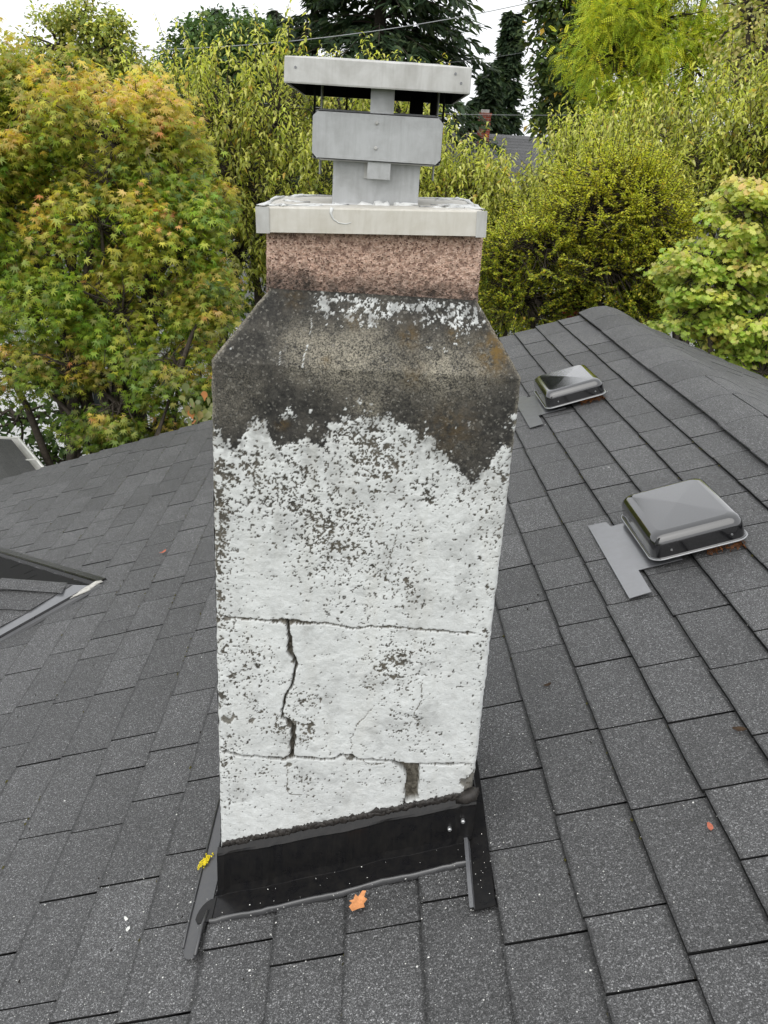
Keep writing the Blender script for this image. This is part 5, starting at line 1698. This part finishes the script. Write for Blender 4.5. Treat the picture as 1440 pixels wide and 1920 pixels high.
# ---- vine maple at the right edge
L6 = lobes_px([(1400, 400, 0, (.34, .4, .20)), (1330, 520, 0, (.34, .4, .22)), (1430, 520, 0, (.34, .4, .26)), (1310, 600, .1, (.30, .4, .18)), (1420, 620, -.1, (.36, .4, .22)), (1480, 440, 0, (.3, .4, .3)), (1350, 660, .1, (.3, .35, .18)), (1430, 700, -.3, (.3, .3, .16)), (1500, 640, 0, (.35, .4, .3))], 6.3)
b = at(1420, 900, 6.4)
maple('vine_maple', 'vine maple with layered pale green leaves and pink tips, beyond the ridge at right', 71, (b[0], b[1], 0), L6, 185, 95, .030,
      ([(.46, .27, .16), (.45, .32, .12), (.38, .34, .08)], [3, 2, 2]), ([(.17, .24, .045), (.22, .30, .06), (.12, .19, .035), (.28, .32, .08)], [4, 3, 3, 1]), .17, 'vine', .28, flat=.34, twigs=3)

# ---- farther trees
b = at(1270, 500, 15)
far_tree('locust_tree', 'feathery yellow-green locust tree above the pears at upper right', 81, (b[0], b[1], 0),
         lobes_px([(1150, 110, 0, (.75, .8, .55)), (1230, 40, .2, (1., .9, .7)), (1180, 190, 0, (.55, .8, .4)), (1300, 120, .2, (.9, .9, .7)), (1330, -40, .4, (1.2, 1., .8)), (1210, -60, .4, (1., 1., .7)), (1400, 60, .5, (.8, .9, .9)), (1260, 200, 0, (.8, .8, .35)), (1160, 40, 0, (.5, .7, .35))], 15),
         17000, .17, [(.20, .245, .026), (.28, .305, .030), (.13, .19, .024), (.38, .34, .030)], [4, 3, 3, 1], 'frond', .2, clump=.38, hang=.5)
DK = [(.022, .038, .012), (.034, .053, .015), (.052, .068, .018), (.017, .030, .011)]
b = at(1040, 500, 21)
far_tree('dark_broadleaf', 'dark green broadleaf tree between the spire conifer and the locust', 82, (b[0], b[1], 0),
         lobes_px([(1065, 60, 0, (.75, 1.2, 1.1)), (1055, 150, 0, (.6, 1.2, .8)), (1110, 130, 0, (.8, 1.2, 1.2)), (1090, -40, 0, (1.0, 1.2, 1.2)), (1045, 225, 0, (.5, 1., .45)), (1110, 220, 0, (.8, 1., .6)), (1150, 20, .5, (.9, 1., 1.2))], 21),
         16000, .15, DK + [(.28, .19, .03)], [4, 4, 2, 3, .5], 'oval', .25, clump=.34)
b = at(150, 500, 17)
far_tree('light_broadleaf', 'rounded yellow-green tree rising over the maple into the sky at upper left', 83, (b[0], b[1], 0),
         lobes_px([(110, 90, 0, (.6, .7, .55)), (165, 60, 0, (.65, .7, .45)), (200, 90, 0, (.45, .7, .5)), (150, 150, 0, (.9, .8, .6)), (90, 160, 0, (.5, .7, .5)), (230, 150, .2, (.5, .6, .5)), (270, 170, .3, (.5, .6, .5))], 17),
         12000, .085, [(.13, .155, .035), (.18, .19, .045), (.09, .12, .028), (.26, .23, .05)], [4, 3, 3, 1], 'oval', .2, clump=.26)
b = at(430, 500, 26)
far_tree('oak_tree', 'dense dark green round-topped tree behind the pear shoots left of the hood', 84, (b[0], b[1], 0),
         lobes_px([(390, 110, 0, (1.0, 1.2, .9)), (440, 85, 0, (1.1, 1.2, .8)), (490, 120, 0, (.9, 1.2, .9)), (430, 170, 0, (1.5, 1.3, .9)), (350, 150, 0, (.7, 1., .7)), (520, 180, 0, (.9, 1., .9))], 26),
         15000, .16, [(.030, .058, .022), (.045, .078, .028), (.065, .095, .030)], [4, 4, 2], 'oval', .3, clump=.42)
CON = [(.015, .028, .015), (.022, .038, .020), (.013, .023, .014), (.032, .047, .023)]
b = at(700, 300, 27)
conifer('cedar_tree', 'large dark cedar with drooping boughs rising behind the metal hood', 91, (b[0], b[1], 0), 17.5, 4.6, 330, CON, .28, .20, .75, .34)
b = at(640, 300, 29)
conifer('slender_conifer', 'slender conifer with ragged boughs at the left flank of the big cedar', 92, (at(590, 100, 29)[0], b[1], 0), 13.0, 2.2, 110, CON, .35, .1, .8, .28)
b = at(935, 300, 36)
conifer('spire_conifer', 'narrow spire-shaped conifer standing alone against the sky right of the hood', 93, (b[0], b[1], 0), at(935, 22, 36)[2], 1.25, 220, CON, .3, .1, .85, .32)
conifer('spire_conifer', 'dark conifer half hidden behind the distant brick chimney, below the spire', 94, (at(902, 300, 33)[0], 33., 0), at(902, 130, 33)[2], 1.5, 170, CON, .3, .1, .7, .32)
for px_, py_, Y, w_, lb, sd in ((402, 14, 34, 1.2, 'thin conifer tip poking above the dark round-topped tree', 95), (519, 20, 30, .9, 'thin bare-looking conifer tip just left of the metal hood', 96), (34, 112, 30, 1.3, 'small grey-green conifer top at the far left skyline', 97)):
    P = at(px_, py_, Y)
    conifer('slender_conifer', lb, sd, (P[0], P[1], 0), P[2], w_, 120, [(.045, .060, .040), (.035, .050, .034)], .3, .45, .8, .2, 'thin conifers on the skyline')
b = at(1400, 500, 12)
far_tree('grey_twig_tree', 'tree with grey bare twigs and thin leaves at the upper right corner', 98, (b[0] + .3, b[1], 0),
         lobes_px([(1400, 40, 0, (.5, .6, .5)), (1440, 120, 0, (.45, .6, .5)), (1380, 160, 0, (.4, .5, .4)), (1450, 10, 0, (.5, .6, .6))], 12),
         1700, .075, [(.16, .17, .06), (.22, .20, .08)], [1, 1], 'oval', .12, clump=.35)
# dark laurel understorey behind the trunks
for i, (px_, py_, Y, rx, rz, lb) in enumerate(((40, 790, 8.6, .55, .35, 'dark evergreen shrub under the maple beside the white gutter'), (300, 830, 10.2, .5, .35, 'dark evergreen shrub among the trunks under the maple'),
                                               (600, 620, 11, 1.1, .9, 'dark evergreen shrub hidden behind the chimney shoulder'), (950, 570, 10.6, .7, .5, 'dark evergreen shrub right of the chimney shoulder'), (1230, 545, 10.8, .7, .45, 'dark evergreen shrub below the hawthorn past the ridge'))):
    P = at(px_, py_, Y)
    far_tree('evergreen_shrub', lb, 110 + i, (P[0], P[1], 0), [(P, (rx, .6, rz)), (P + (.4, .1, -.5), (rx * .8, .6, rz)), (P + (-.4, .1, -.7), (rx * .8, .6, rz))], 2600, .085, [(.020, .040, .012), (.035, .060, .016), (.05, .075, .02)], [3, 3, 1], 'oval', .06, 'shrub', 'evergreen shrubs under the trees', .28)
# small plant with rounded leaves peeping over the rake
r = np.random.default_rng(131)
P = at(372, 790, 5.95)
pl = empty('round_leaved_shrub', (P[0], P[1], 0), 'little shrub with rounded grey-green and salmon leaves peeping over the rake beside the chimney', 'shrub')
n = 46
c = P + r.normal(0, 1, (n, 3)) * (.055, .05, .075)
ax = unit((c - P) * 9 + np.array([0, -.4, .9]) + r.normal(0, .4, (n, 3)))
leaves('leaves', 'obovate', c, ax, unit(np.array([0, -1., .5]) + r.normal(0, .4, (n, 3))), .085 * r.uniform(.7, 1.15, n), pal(r, n, [(.10, .12, .065), (.14, .15, .085), (.25, .11, .055), (.17, .14, .08)], [4, 3, 1.4, 2]), M['leaf'], pl)
st_ = np.array([[(P[0] + q * .03, P[1], 0), (P[0] + q * .02, P[1], 2.), tuple(P + (q * .04, 0, 0))] for q in (-1, 0, 1)], float)
v_, f_ = tubes(st_, np.repeat(np.array([[.02, .014, .006]]), 3, 0), 6)
obj('stems', mesh('stems', v_, f_), M['bark'], pl)

# distant wooded skyline closing the gaps
r = np.random.default_rng(140)
n = 26000
x = r.uniform(-60, 60, n); y = r.uniform(52, 66, n)
hgt = 4.2 + 3.2 * fbm(x, x * 0, 7., 3, 3) + 1.0 * fbm(x, y, 2., 8, 2)
z = hgt * r.random(n) ** .5
pos = np.stack([x, y, z], 1)
o = leaves('woods', 'oval', pos, unit(r.normal(0, 1, (n, 3))), unit(np.array([0, -.4, .8]) + r.normal(0, .5, (n, 3))), 1.0 * r.uniform(.6, 1.3, n), pal(r, n, [(.035, .055, .022), (.055, .075, .025), (.08, .09, .03)], [3, 3, 1]), M['leaf_far'], None)
tag(o, 'distant wooded skyline behind the gardens', 'woods', kind='stuff')
